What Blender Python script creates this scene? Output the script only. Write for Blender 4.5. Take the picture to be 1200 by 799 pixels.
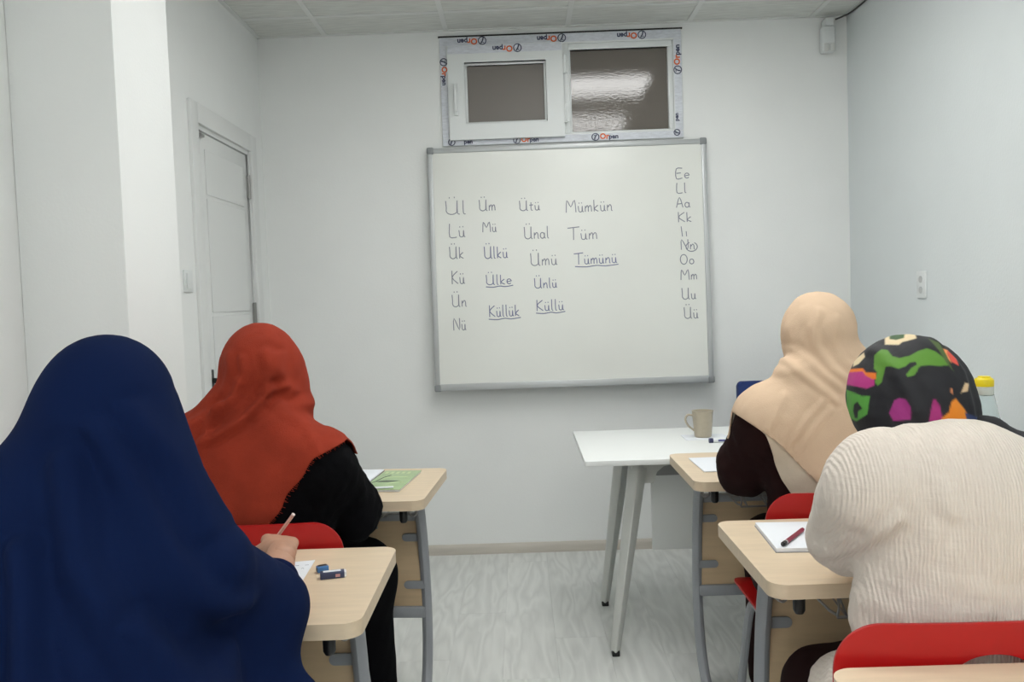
import bpy, bmesh, math, random
import numpy as np
from mathutils import Vector, Matrix
random.seed(7); rng = np.random.default_rng(7)
S = bpy.context.scene; COL = S.collection; PI = math.pi
for o in list(bpy.data.objects): bpy.data.objects.remove(o)

# ------------------------------------------------------------------ camera, world, light, exposure
D, XL, XR, H, YB = 4.294, -1.261, 1.656, 2.623, -1.7
def setup_camera():
    p, r, y, h, f = 0.04932, 0.0349, 0.01101, 1.2903, 1000.0
    cam = bpy.data.cameras.new('camera'); co = bpy.data.objects.new('camera', cam); COL.objects.link(co)
    cam.sensor_fit = 'HORIZONTAL'; cam.sensor_width = 36; cam.lens = f / 1200 * 36
    cam.clip_start = 0.02
    Rz = Matrix.Rotation(y, 3, 'Z'); Rx = Matrix.Rotation(-p, 3, 'X'); Ry = Matrix.Rotation(r, 3, 'Y')
    M = Rz @ Rx @ Ry
    co.matrix_world = Matrix.Translation((0, 0, h)) @ (M @ Matrix.Rotation(PI / 2, 3, 'X')).to_4x4()
    S.camera = co
setup_camera()
w = bpy.data.worlds.new('world'); S.world = w; w.use_nodes = True
w.node_tree.nodes['Background'].inputs[0].default_value = (0.02, 0.022, 0.03, 1)
w.node_tree.nodes['Background'].inputs[1].default_value = 0.3
S.view_settings.view_transform = 'Standard'; S.view_settings.look = 'None'
S.view_settings.gamma = 1.0; S.view_settings.use_curve_mapping = False
S.view_settings.exposure = 0.0
PANEL_EMIT = 10.5
# ceiling panels that light the room (tile slots): x centre, y centre
PANELS = [(0.58, 3.11), (-0.02, 2.51), (0.58, 1.91), (-0.62, -1.09), (0.58, -1.09), (-0.02, -0.49), (0.58, 0.11)]  # mid-front, rear left and overhead ones are unseen lamps added for brightness

# ------------------------------------------------------------------ materials
def lin(c):
    return tuple(((v / 255) / 12.92 if v / 255 <= .04045 else ((v / 255 + .055) / 1.055) ** 2.4) for v in c)
MATS = {}
def mat(name, rgb, rough=.5, metal=0, noise=0, nscale=20, stretch=(1, 1, 1), bump=0, bscale=200, spec=.5,
        bdist=.002, alpha=None, trans=0, emit=None, sheen=0, coat=0, bstretch=(1, 1, 1), coords='Object', attr=None):
    if name in MATS: return MATS[name]
    m = bpy.data.materials.new(name); m.use_nodes = True; nt = m.node_tree; N = nt.nodes; L = nt.links
    b = N['Principled BSDF']; c = lin(rgb)
    b.inputs['Base Color'].default_value = (*c, 1); b.inputs['Roughness'].default_value = rough
    b.inputs['Metallic'].default_value = metal; b.inputs['Specular IOR Level'].default_value = spec
    b.inputs['Transmission Weight'].default_value = trans; b.inputs['Sheen Weight'].default_value = sheen
    b.inputs['Coat Weight'].default_value = coat
    tc = N.new('ShaderNodeTexCoord')
    if emit: b.inputs['Emission Color'].default_value = (*emit[0], 1); b.inputs['Emission Strength'].default_value = emit[1]
    if attr:
        a = N.new('ShaderNodeAttribute'); a.attribute_name = attr; L.new(a.outputs['Color'], b.inputs['Base Color'])
    if noise:
        mp = N.new('ShaderNodeMapping'); mp.inputs['Scale'].default_value = stretch
        L.new(tc.outputs[coords], mp.inputs[0])
        n = N.new('ShaderNodeTexNoise'); n.inputs['Scale'].default_value = nscale; n.inputs['Detail'].default_value = 6
        L.new(mp.outputs[0], n.inputs['Vector'])
        r = N.new('ShaderNodeValToRGB'); e = r.color_ramp.elements
        e[0].position = .3; e[1].position = .7
        e[0].color = (*[v * (1 - noise) for v in c], 1); e[1].color = (*[min(1, v * (1 + noise)) for v in c], 1)
        L.new(n.outputs[0], r.inputs[0]); L.new(r.outputs[0], b.inputs['Base Color'])
    if bump:
        mp = N.new('ShaderNodeMapping'); mp.inputs['Scale'].default_value = bstretch
        L.new(tc.outputs[coords], mp.inputs[0])
        n = N.new('ShaderNodeTexNoise'); n.inputs['Scale'].default_value = bscale; n.inputs['Detail'].default_value = 3
        L.new(mp.outputs[0], n.inputs['Vector'])
        bp = N.new('ShaderNodeBump'); bp.inputs['Strength'].default_value = bump; bp.inputs['Distance'].default_value = bdist
        L.new(n.outputs[0], bp.inputs['Height']); L.new(bp.outputs[0], b.inputs['Normal'])
    MATS[name] = m; return m

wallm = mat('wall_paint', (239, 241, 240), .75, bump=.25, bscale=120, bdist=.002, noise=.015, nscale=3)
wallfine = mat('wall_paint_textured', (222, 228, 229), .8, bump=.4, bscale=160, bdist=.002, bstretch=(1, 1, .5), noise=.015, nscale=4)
ceilm = mat('ceiling_tile', (214, 216, 212), .85, noise=.10, nscale=9, stretch=(1, 7, 1), bump=.3, bscale=60, bstretch=(1, 8, 1))
gridm = mat('ceiling_grid_white', (222, 224, 222), .5)
basem = mat('baseboard_beige', (196, 190, 180), .5, noise=.05, nscale=8, stretch=(1, 1, 6))
pvc = mat('white_pvc', (226, 230, 230), .35)
film = mat('protective_film', (214, 218, 226), .4, noise=.10, nscale=40, stretch=(1, 1, 3.5))
doorm = mat('door_white', (228, 230, 229), .4)
blackm = mat('black_plastic', (22, 22, 24), .45)
chrome = mat('hinge_metal', (150, 150, 148), .3, metal=.9)
alu = mat('aluminium', (190, 193, 194), .4, metal=.35)
boardm = mat('whiteboard_enamel', (232, 234, 229), .2, noise=.02, nscale=2.5)
inkm = mat('marker_ink', (128, 132, 144), .6, noise=.12, nscale=30)
inkb = mat('marker_ink_blue', (112, 118, 148), .6, noise=.12, nscale=30)
beech = mat('beech_laminate', (221, 201, 173), .42, noise=.05, nscale=7, stretch=(1.2, 9, 9))
beechd = mat('beech_panel', (208, 182, 146), .5, noise=.05, nscale=7, stretch=(1.2, 9, 9))
greym = mat('grey_powder_coat', (152, 156, 161), .4)
wirem = mat('grey_wire', (150, 150, 150), .4, metal=.6)
redm = mat('red_plastic', (178, 15, 16), .38, noise=.02, nscale=6, bump=.05, bscale=300)
tablem = mat('white_table', (238, 241, 240), .35)
tmetal = mat('white_table_metal', (206, 208, 204), .35)
mugm = mat('mug_taupe', (178, 168, 148), .35, noise=.04, nscale=60)
paper = mat('white_paper', (232, 236, 242), .8)
skin = mat('skin', (186, 142, 118), .55, noise=.05, nscale=25, bump=.1, bscale=250)
navy = mat('navy_fabric', (12, 27, 62), .9, spec=.08, noise=.06, nscale=5, bump=.15, bscale=500)
navyd = mat('navy_skirt', (6, 20, 56), .9, spec=.08, bump=.15, bscale=500)
rust = mat('rust_scarf', (150, 54, 35), .9, noise=.13, nscale=16, bump=.6, bscale=420, bdist=.004, spec=.2)
blackf = mat('black_knit', (11, 11, 14), .95, spec=.08, bump=.4, bscale=300, noise=.1, nscale=30)
beige = mat('beige_scarf', (214, 187, 160), .9, spec=.15, noise=.05, nscale=10, bump=.35, bscale=380)
beige2 = mat('pale_underscarf', (214, 200, 180), .85, noise=.04, nscale=10, bump=.3, bscale=300)
brownf = mat('dark_brown_fabric', (38, 20, 20), .9, spec=.12, noise=.08, nscale=14, bump=.2, bscale=300)
bluem = mat('blue_upholstery', (22, 48, 108), .7, bump=.2, bscale=400)
yellow = mat('yellow_cap', (232, 208, 20), .4)
camom = mat('patterned_scarf', (20, 20, 24), .7, attr='pattern', bump=.12, bscale=350)
eyem = mat('eye', (235, 235, 232), .2); irism = mat('iris', (50, 32, 22), .2)
hairm = mat('lash_dark', (30, 22, 20), .7); lipm = mat('lips', (160, 92, 84), .5)

def floor_mat():
    m = bpy.data.materials.new('grey_laminate'); m.use_nodes = True; nt = m.node_tree; N = nt.nodes; L = nt.links
    b = N['Principled BSDF']; b.inputs['Roughness'].default_value = .42
    geo = N.new('ShaderNodeNewGeometry'); oi = N.new('ShaderNodeObjectInfo')
    add = N.new('ShaderNodeVectorMath'); add.operation = 'MULTIPLY_ADD'
    cx = N.new('ShaderNodeCombineXYZ'); L.new(oi.outputs['Random'], cx.inputs[2]); L.new(oi.outputs['Random'], cx.inputs[1])
    L.new(cx.outputs[0], add.inputs[0]); add.inputs[1].default_value = (0, 37, 37); L.new(geo.outputs['Position'], add.inputs[2])
    mp = N.new('ShaderNodeMapping'); mp.inputs['Scale'].default_value = (7, 1.15, 1); L.new(add.outputs[0], mp.inputs[0])
    n = N.new('ShaderNodeTexNoise'); n.inputs['Scale'].default_value = 1.3; n.inputs['Detail'].default_value = 2; n.inputs['Distortion'].default_value = .3
    L.new(mp.outputs[0], n.inputs['Vector'])
    mul = N.new('ShaderNodeMath'); mul.operation = 'MULTIPLY'; mul.inputs[1].default_value = 13; L.new(n.outputs[0], mul.inputs[0])
    fr = N.new('ShaderNodeMath'); fr.operation = 'PINGPONG'; fr.inputs[1].default_value = 1; L.new(mul.outputs[0], fr.inputs[0])
    n2 = N.new('ShaderNodeTexNoise'); n2.inputs['Scale'].default_value = 6; n2.inputs['Detail'].default_value = 6
    mp2 = N.new('ShaderNodeMapping'); mp2.inputs['Scale'].default_value = (8, .8, 1); L.new(add.outputs[0], mp2.inputs[0]); L.new(mp2.outputs[0], n2.inputs['Vector'])
    mix = N.new('ShaderNodeMath'); mix.operation = 'MULTIPLY_ADD'; mix.inputs[1].default_value = .45; L.new(fr.outputs[0], mix.inputs[0])
    m2 = N.new('ShaderNodeMath'); m2.operation = 'MULTIPLY'; m2.inputs[1].default_value = .6; L.new(n2.outputs[0], m2.inputs[0]); L.new(m2.outputs[0], mix.inputs[2])
    r = N.new('ShaderNodeValToRGB'); e = r.color_ramp.elements
    e[0].position = .25; e[0].color = (*lin((205, 207, 204)), 1); e[1].position = .75; e[1].color = (*lin((222, 224, 221)), 1)
    L.new(mix.outputs[0], r.inputs[0])
    hs = N.new('ShaderNodeHueSaturation'); vr = N.new('ShaderNodeMapRange'); vr.inputs[3].default_value = .985; vr.inputs[4].default_value = 1.01
    L.new(oi.outputs['Random'], vr.inputs[0]); L.new(vr.outputs[0], hs.inputs['Value']); L.new(r.outputs[0], hs.inputs['Color'])
    L.new(hs.outputs[0], b.inputs['Base Color'])
    return m
floorm = floor_mat()

def cloth_gauze():
    m = bpy.data.materials.new('cream_gauze'); m.use_nodes = True; nt = m.node_tree; N = nt.nodes; L = nt.links
    b = N['Principled BSDF']; b.inputs['Roughness'].default_value = .9; b.inputs['Base Color'].default_value = (*lin((224, 213, 202)), 1)
    b.inputs['Sheen Weight'].default_value = .1
    tc = N.new('ShaderNodeTexCoord')
    wv = N.new('ShaderNodeTexWave'); wv.bands_direction = 'X'; wv.inputs['Scale'].default_value = 60; wv.inputs['Distortion'].default_value = 3
    wv.inputs['Detail'].default_value = 2; wv.inputs['Detail Scale'].default_value = .5; L.new(tc.outputs['Object'], wv.inputs[0])
    mp = N.new('ShaderNodeMapping'); mp.inputs['Scale'].default_value = (60, 60, 16); L.new(tc.outputs['Object'], mp.inputs[0])
    n = N.new('ShaderNodeTexNoise'); n.inputs['Scale'].default_value = 1.6; n.inputs['Detail'].default_value = 4; L.new(mp.outputs[0], n.inputs['Vector'])
    mp3 = N.new('ShaderNodeMapping'); mp3.inputs['Scale'].default_value = (18, 18, 90); L.new(tc.outputs['Object'], mp3.inputs[0])
    n3 = N.new('ShaderNodeTexNoise'); n3.inputs['Scale'].default_value = 1.2; n3.inputs['Detail'].default_value = 3; L.new(mp3.outputs[0], n3.inputs['Vector'])
    a = N.new('ShaderNodeMath'); a.operation = 'MULTIPLY_ADD'; a.inputs[1].default_value = .35; L.new(wv.outputs[1], a.inputs[0]); L.new(n.outputs[0], a.inputs[2])
    a2 = N.new('ShaderNodeMath'); a2.operation = 'MULTIPLY_ADD'; a2.inputs[1].default_value = .6; L.new(n3.outputs[0], a2.inputs[0]); L.new(a.outputs[0], a2.inputs[2])
    bp = N.new('ShaderNodeBump'); bp.inputs['Strength'].default_value = .7; bp.inputs['Distance'].default_value = .004
    L.new(a2.outputs[0], bp.inputs['Height']); L.new(bp.outputs[0], b.inputs['Normal'])
    return m
gauze = cloth_gauze()
def glass_pane(name, rough, strength, scale):
    m = mat(name, (112, 106, 100), rough, bump=strength, bscale=scale, bdist=.004, bstretch=(1, 1, 2.2), spec=.65)
    return m
glass_l = glass_pane('obscure_glass_matt', .45, .05, 60)
glass_r = glass_pane('obscure_glass_rippled', .03, .065, 58)
clear = mat('clear_glass', (245, 250, 250), .02, trans=1.0)
clear.node_tree.nodes['Principled BSDF'].inputs['IOR'].default_value = 1.12
panelm = mat('led_panel', (250, 250, 250), .5, emit=((1.0, 1.0, .98), PANEL_EMIT))

# ------------------------------------------------------------------ helpers
def tag(o, label=None, cat=None, group=None, kind=None):
    if label: o['label'] = label
    if cat: o['category'] = cat
    if group: o['group'] = group
    if kind: o['kind'] = kind
    return o
def empty(name, loc, rz=0, **k):
    o = bpy.data.objects.new(name, None); COL.objects.link(o); o.location = loc; o.rotation_euler = (0, 0, rz)
    o.empty_display_size = .1
    return tag(o, **k)
def link(name, me, m, parent=None, smooth=False, loc=None, rot=None):
    o = bpy.data.objects.new(name, me); COL.objects.link(o)
    if m is not None and len(me.materials) == 0: me.materials.append(m)
    if parent is not None: o.parent = parent
    if loc is not None: o.location = loc
    if rot is not None: o.rotation_euler = rot
    if smooth:
        for p in me.polygons: p.use_smooth = True
    return o
def pydata(name, v, f):
    me = bpy.data.meshes.new(name); me.from_pydata([tuple(map(float, x)) for x in v], [], [tuple(map(int, x)) for x in f]); me.update(); return me
class MB:
    def __init__(s): s.bm = bmesh.new()
    def box(s, c, d, rot=None, bevel=0, seg=2):
        g = bmesh.ops.create_cube(s.bm, size=1); vs = g['verts']
        M = Matrix.Translation(c) @ ((rot.to_4x4() if rot else Matrix.Identity(4))) @ Matrix.Diagonal((*d, 1))
        bmesh.ops.transform(s.bm, matrix=M, verts=vs)
        if bevel:
            es = list({e for v in vs for e in v.link_edges})
            bmesh.ops.bevel(s.bm, geom=es, offset=bevel, segments=seg, affect='EDGES', profile=.5)
        return s
    def b2(s, lo, hi, bevel=0, seg=2):
        lo = Vector(lo); hi = Vector(hi); return s.box((lo + hi) / 2, hi - lo, None, bevel, seg)
    def tube(s, pts, r, n=10, ell=None, caps=True):
        # r: number or list; ell: (a,b) multipliers; smooth tube through points
        pts = [Vector(p) for p in pts]; k = len(pts); rs = r if isinstance(r, (list, tuple)) else [r] * k
        rings = []; up = None
        for i, p in enumerate(pts):
            t = (pts[min(i + 1, k - 1)] - pts[max(i - 1, 0)]).normalized()
            if up is None:
                up = Vector((0, 0, 1)) if abs(t.z) < .8 else Vector((0, 1, 0))
            a = t.cross(up).normalized(); up = a.cross(t).normalized()
            ea, eb = ell or (1, 1)
            rings.append([s.bm.verts.new(p + (a * math.cos(2 * PI * j / n) * ea + up * math.sin(2 * PI * j / n) * eb) * rs[i]) for j in range(n)])
        for i in range(k - 1):
            for j in range(n):
                f = s.bm.faces.new((rings[i][j], rings[i][(j + 1) % n], rings[i + 1][(j + 1) % n], rings[i + 1][j])); f.smooth = True
        if caps: s.bm.faces.new(rings[0][::-1]); s.bm.faces.new(rings[-1])
        return s
    def lathe(s, prof, c=(0, 0, 0), n=28):
        rings = []
        for r, z in prof:
            rings.append([s.bm.verts.new((c[0] + r * math.cos(2 * PI * j / n), c[1] + r * math.sin(2 * PI * j / n), c[2] + z)) for j in range(n)])
        for i in range(len(prof) - 1):
            for j in range(n):
                f = s.bm.faces.new((rings[i][j], rings[i][(j + 1) % n], rings[i + 1][(j + 1) % n], rings[i + 1][j])); f.smooth = True
        if prof[0][0] > 1e-5: s.bm.faces.new(rings[0][::-1])
        if prof[-1][0] > 1e-5: s.bm.faces.new(rings[-1])
        return s
    def prism(s, poly, M, depth):
        # poly in local xy, extruded along local z by depth, placed with matrix M
        a = [s.bm.verts.new(M @ Vector((x, y, 0))) for x, y in poly]; b = [s.bm.verts.new(M @ Vector((x, y, depth))) for x, y in poly]
        n = len(poly)
        s.bm.faces.new(a[::-1]); s.bm.faces.new(b)
        for i in range(n): s.bm.faces.new((a[i], a[(i + 1) % n], b[(i + 1) % n], b[i]))
        return s
    def build(s, name, m, parent=None, loc=None, rot=None):
        bmesh.ops.remove_doubles(s.bm, verts=s.bm.verts, dist=1e-6)
        bmesh.ops.recalc_face_normals(s.bm, faces=s.bm.faces)
        for e in s.bm.edges:
            if len(e.link_faces) == 2: e.smooth = e.calc_face_angle(0) < .62
        for f in s.bm.faces: f.smooth = True
        me = bpy.data.meshes.new(name); s.bm.to_mesh(me); s.bm.free()
        return link(name, me, m, parent, loc=loc, rot=rot)
def spline(pts, n=6):
    P = [Vector(p) for p in pts]; out = []
    for i in range(len(P) - 1):
        a, b, c, d = P[max(i - 1, 0)], P[i], P[i + 1], P[min(i + 2, len(P) - 1)]
        for k in range(n):
            t = k / n
            out.append(.5 * ((2 * b) + (c - a) * t + (2 * a - 5 * b + 4 * c - d) * t * t + (3 * b - 3 * c + d - a) * t ** 3))
    out.append(P[-1]); return out
def rrect(w, h, r, n=5, cx=0, cy=0):
    out = []
    for (sx, sy, a0) in ((1, 1, 0), (-1, 1, 90), (-1, -1, 180), (1, -1, 270)):
        for k in range(n + 1):
            a = math.radians(a0 + 90 * k / n); out.append((cx + sx * (w / 2 - r) + r * math.cos(a), cy + sy * (h / 2 - r) + r * math.sin(a)))
    return out
def slab(poly, z0, z1, bev=.006, name='slab'):
    mb = MB(); mb.prism(poly, Matrix.Translation((0, 0, z0)), z1 - z0)
    es = [e for e in mb.bm.edges if len(e.link_faces) == 2 and any(len(f.verts) > 4 for f in e.link_faces)]
    if bev: bmesh.ops.bevel(mb.bm, geom=es, offset=bev, segments=3, affect='EDGES', profile=.5)
    return mb
def copy_tree(o, parent=None):
    c = o.copy(); COL.objects.link(c)
    if parent is not None: c.parent = parent
    for ch in [x for x in bpy.data.objects if x.parent == o]: copy_tree(ch, c)
    return c

# ------------------------------------------------------------------ setting
fl = MB().b2((XL - .3, YB - .1, -.06), (XR + .1, D + .1, -.012)).build('floor', floorm); tag(fl, kind='structure')
PW, PLn = .193, 1.29; meshes = {}
i = 0; x = XL
while x < XR - 1e-6:
    x1 = min(x + PW, XR); off = [0, .62, .28, .95, .45][i % 5]; y = YB - off
    while y < D:
        a, b = max(y, YB), min(y + PLn, D)
        if b - a > .02:
            key = (round(x1 - x, 4), round(b - a, 4))
            if key not in meshes:
                mb = MB().b2((-(x1 - x) / 2 + .0002, -(b - a) / 2 + .0002, -.011), ((x1 - x) / 2 - .0002, (b - a) / 2 - .0002, 0)); 
                bmesh.ops.bevel(mb.bm, geom=[e for e in mb.bm.edges if all(v.co.z > -.001 for v in e.verts)], offset=.0005, segments=1, affect='EDGES')
                me = bpy.data.meshes.new('plank'); mb.bm.to_mesh(me); mb.bm.free(); me.materials.append(floorm); meshes[key] = me
            link('plank', meshes[key], floorm, fl, loc=((x + x1) / 2, (a + b) / 2, 0))
        y += PLn
    x = x1; i += 1
WB0, WB1, WZ0, WZ1 = -.357, .84, 2.058, 2.59
mb = MB(); y0, y1 = D, D + .2
mb.b2((XL - .2, y0, -.05), (WB0, y1, H + .1)); mb.b2((WB1, y0, -.05), (XR + .2, y1, H + .1))
mb.b2((WB0, y0, -.05), (WB1, y1, WZ0)); mb.b2((WB0, y0, WZ1), (WB1, y1, H + .1))
mb.b2((WB0, D + .15, WZ0), (WB1, y1, WZ1))
tag(mb.build('wall_back', wallm), kind='structure')
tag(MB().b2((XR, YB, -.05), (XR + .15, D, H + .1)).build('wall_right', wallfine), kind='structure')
tag(MB().b2((XL - .2, YB - .15, -.05), (XR + .2, YB, H + .1)).build('wall_front', wallm), kind='structure')
DY0, DY1, DZ = 3.405, 4.07, 2.03          # clear door opening
mb = MB(); mb.b2((XL - .15, YB, -.05), (XL, DY0, H + .1)); mb.b2((XL - .15, DY1, -.05), (XL, D, H + .1)); mb.b2((XL - .15, DY0, DZ), (XL, DY1, H + .1))
mb.b2((XL - .19, DY0 - .1, -.05), (XL - .15, DY1 + .1, H))
tag(mb.build('wall_left', wallm), kind='structure')
tag(MB().b2((XL, 2.153, -.01), (-.992, 2.5, H + .02), bevel=.004).build('wall_pillar', wallm), kind='structure')
# ceiling
ce = MB().b2((XL - .2, YB, H + .03), (XR + .2, D, H + .1)).build('ceiling', gridm); tag(ce, kind='structure')
GX = [XL] + [-.92 + .6 * k for k in range(5)] + [XR]; GY = [D, 4.01]
while GY[-1] - .6 > YB: GY.append(GY[-1] - .6)
GY.append(YB); mb = MB()
for gx in GX[1:-1]: mb.b2((gx - .012, YB, H - .002), (gx + .012, D, H + .03))
for gy in GY[1:-1]: mb.b2((XL, gy - .012, H - .001), (XR, gy + .012, H + .028))
mb.b2((XL, D - .02, H - .002), (XR, D, H + .01)); mb.b2((XL, YB, H - .002), (XL + .02, D, H + .01)); mb.b2((XR - .02, YB, H - .002), (XR, D, H + .01))
mb.build('ceiling_grid', gridm, ce)
cmesh = {}
def is_panel(cx, cy): return any(abs(cx - a) < .2 and abs(cy - b) < .2 for a, b in PANELS)
for a in range(len(GX) - 1):
    for b in range(len(GY) - 1):
        x0, x1, y1, y0 = GX[a], GX[a + 1], GY[b], GY[b + 1]; cx, cy = (x0 + x1) / 2, (y0 + y1) / 2
        if is_panel(cx, cy): continue
        key = (round(x1 - x0, 3), round(y1 - y0, 3))
        if key not in cmesh:
            o = MB().b2((-(x1 - x0) / 2 + .01, -(y1 - y0) / 2 + .01, .003), ((x1 - x0) / 2 - .01, (y1 - y0) / 2 - .01, .015), bevel=.002, seg=1).build('ceiling_tile', ceilm, ce, loc=(cx, cy, H)); cmesh[key] = o.data
        else: link('ceiling_tile', cmesh[key], ceilm, ce, loc=(cx, cy, H))
names = ['nearest the window', 'between the left and right front desks, added to even out the light', 'over the right front desks', 'far behind the camera on the left, added as fill light', 'far behind the camera on the right', 'just behind the camera in the middle', 'above the camera on the right, added to brighten the seated backs']
for (px, py), nm in zip(PANELS, names):
    t = empty('ceiling_light', (px, py, H), label='square white LED ceiling panel ' + nm, cat='light', group='LED ceiling panels')
    fr = MB()
    for s_ in (-1, 1):
        fr.b2((-.288, s_ * .28 - .008, -.006), (.288, s_ * .28 + .008, .02)); fr.b2((s_ * .28 - .008, -.272, -.006), (s_ * .28 + .008, .272, .02))
    fr.build('frame', gridm, t); MB().b2((-.27, -.27, -.001), (.27, .27, .012)).build('diffuser', panelm, t)
# baseboards
def base(name, a, b, nrm):
    a = Vector(a); b = Vector(b); d = (b - a); L_ = d.length; d.normalize(); n = Vector(nrm)
    prof = [(0, 0), (.016, 0), (.016, .032), (.012, .042), (.007, .05), (0, .05)]
    M = Matrix(((n.x, 0, d.x, a.x), (n.y, 0, d.y, a.y), (0, 1, 0, 0), (0, 0, 0, 1)))
    tag(MB().prism(prof, M, L_).build(name, basem), kind='structure')
base('baseboard_back', (XL, D, 0), (XR, D, 0), (0, -1, 0))
base('baseboard_right', (XR, YB, 0), (XR, D - .016, 0), (-1, 0, 0))
base('baseboard_left', (XL, 2.5, 0), (XL, DY0 - .083, 0), (1, 0, 0)); base('baseboard_left', (XL, YB, 0), (XL, 2.15, 0), (1, 0, 0))
base('baseboard_pillar', (-.992, 2.153, 0), (-.992, 2.5, 0), (1, 0, 0))

# ------------------------------------------------------------------ window
def text_mesh(txt, size, depth=.0006):
    cu = bpy.data.curves.new('t', 'FONT'); cu.body = txt; cu.size = size; cu.extrude = depth; cu.offset = size * .03; cu.resolution_u = 3
    o = bpy.data.objects.new('t', cu); COL.objects.link(o); bpy.context.view_layer.update()
    me = bpy.data.meshes.new_from_object(o.evaluated_get(bpy.context.evaluated_depsgraph_get())); bpy.data.objects.remove(o)
    return me
win = empty('window_1', (0, D, 0), kind='structure')
orange = mat('orange_print', (226, 100, 24), .6); navyp = mat('navy_print', (40, 48, 84), .6)
FY = -.012      # frame front plane, y relative to wall
def bar(x0, x1, z0, z1, name, m=pvc, yf=FY, yb=.06, bev=.003, parent=None):
    return MB().b2((x0, yf, z0), (x1, yb, z1), bevel=bev).build(name, m, parent or win)
bar(WB0, WB1, WZ1 - .05, WZ1, 'frame_rail'); bar(WB0, WB1, WZ0, WZ0 + .042, 'frame_rail')
bar(WB0, WB0 + .055, WZ0 + .042, WZ1 - .05, 'frame_stile'); bar(WB1 - .045, WB1, WZ0 + .042, WZ1 - .05, 'frame_stile')
bar(.247, .282, WZ0 + .042, WZ1 - .05, 'mullion')
MB().b2((WB0 - .004, FY - .002, WZ1), (WB1 + .004, .02, WZ1 + .006)).build('top_gap', blackm, win)
for (a, b, c, d) in ((WB0 + .002, WB1 - .002, WZ1 - .044, WZ1 - .002), (WB0 + .002, WB1 - .002, WZ0 + .002, WZ0 + .036),
                     (WB0 + .002, WB0 + .034, WZ0 + .038, WZ1 - .046), (WB1 - .04, WB1 - .003, WZ0 + .038, WZ1 - .046)):
    MB().b2((a, FY - .001, c), (b, FY, d)).build('protective_film', film, win)
# opening sash on the left
sash = MB(); sx0, sx1, sz0, sz1 = -.318, .25, 2.083, 2.541; gx0, gx1, gz0, gz1 = -.236, .167, 2.158, 2.458
for a, b, c, d in ((sx0, sx1, gz1, sz1), (sx0, sx1, sz0, gz0), (sx0, gx0, gz0, gz1), (gx1, sx1, gz0, gz1)): sash.b2((a, -.036, c), (b, .04, d))
sash = sash.build('sash', pvc, win)
MB().b2((sx0 + .003, -.037, sz1 - .04), (sx1 - .003, -.036, sz1 - .002)).build('protective_film', film, sash)
bd = MB()
for a, b, c, d in ((gx0, gx1, gz1 - .012, gz1), (gx0, gx1, gz0, gz0 + .012), (gx0, gx0 + .012, gz0 + .012, gz1 - .012), (gx1 - .012, gx1, gz0 + .012, gz1 - .012)): bd.b2((a, -.02, c), (b, .0, d), bevel=.002)
bd.build('glazing_bead', pvc, sash)
MB().b2((gx0, -.004, gz0), (gx1, .004, gz1)).build('pane', glass_l, sash)
h_ = MB().b2((-.292, -.044, 2.20), (-.272, -.036, 2.36), bevel=.003); h_.b2((-.289, -.075, 2.215), (-.275, -.062, 2.345), bevel=.004); h_.b2((-.289, -.07, 2.315), (-.275, -.04, 2.335)); h_.build('handle', pvc, sash)
for zc in (2.435, 2.195): MB().tube([(.256, -.03, zc - .045), (.256, -.03, zc + .045)], .008).b2((.248, -.03, zc - .04), (.27, -.012, zc + .04)).build('hinge', pvc, win)
fx0, fx1, fz0, fz1 = .282, .795, 2.1, 2.54
bd = MB()
for a, b, c, d in ((fx0, fx1, fz1 - .03, fz1), (fx0, fx1, fz0 - .002, fz0 + .008), (fx0, fx0 + .008, fz0 + .008, fz1 - .03), (fx1 - .024, fx1, fz0 + .008, fz1 - .03)): bd.b2((a, .0, c), (b, .03, d), bevel=.002)
bd.build('glazing_bead', pvc, win)
MB().b2((fx0, .022, fz0), (fx1, .03, fz1)).build('pane', glass_r, win)
def logo(x, z, ang, y, parent, s=.026, cut=False, parts='cop'):
    # emblem ring + 'Or' + 'pen' reading along ang
    e = Matrix.Translation((x, y, z)) @ Matrix.Rotation(ang, 4, 'Y') @ Matrix.Rotation(PI / 2, 4, 'X')
    if 'c' in parts:
        r = s * .72; pts = [(r * math.cos(t), r * math.sin(t), .0004) for t in np.linspace(0, 2 * PI, 25)]
        mb = MB().tube(pts, .0022, 6); mb.tube([(r * .35, r * .7, .0004), (-r * .1, 0, .0004), (-r * .3, -r * .75, .0004)], .0028, 6)
        mb.tube([(-r * .45, r * .45, .0004), (-r * .1, r * .5, .0004)], .002, 6)
        o = mb.build('emblem', navyp, parent); o.matrix_local = e
    for t, m, dx, k in (('Or', orange, s * .9, 'o'), ('pen', navyp, s * 2.75, 'p')):
        if k not in parts: continue
        me = text_mesh(t, s * (1.55 if k == 'o' else 1.35)); o = link('lettering', me, m, parent); o.matrix_local = e @ Matrix.Translation((dx, -s * .42, 0))
FF = FY - .0014
logo(.645, 2.567, PI, FF, win); logo(-.143, 2.568, PI, FF, win); logo(.25, 2.567, PI, FF, win)
logo(.03, 2.52, PI, -.0375, sash); logo(.012, 2.076, 0, FF, win, s=.023); logo(.402, 2.077, 0, FF, win, s=.024)
logo(-.312, 2.077, 0, FF, win, s=.022, parts='cp'); logo(.817, 2.39, -PI / 2, FF, win); logo(.806, 2.085, -PI / 2, FF, win, s=.02, parts='cp')
logo(-.337, 2.47, PI / 2, FF, win, s=.024)

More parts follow.
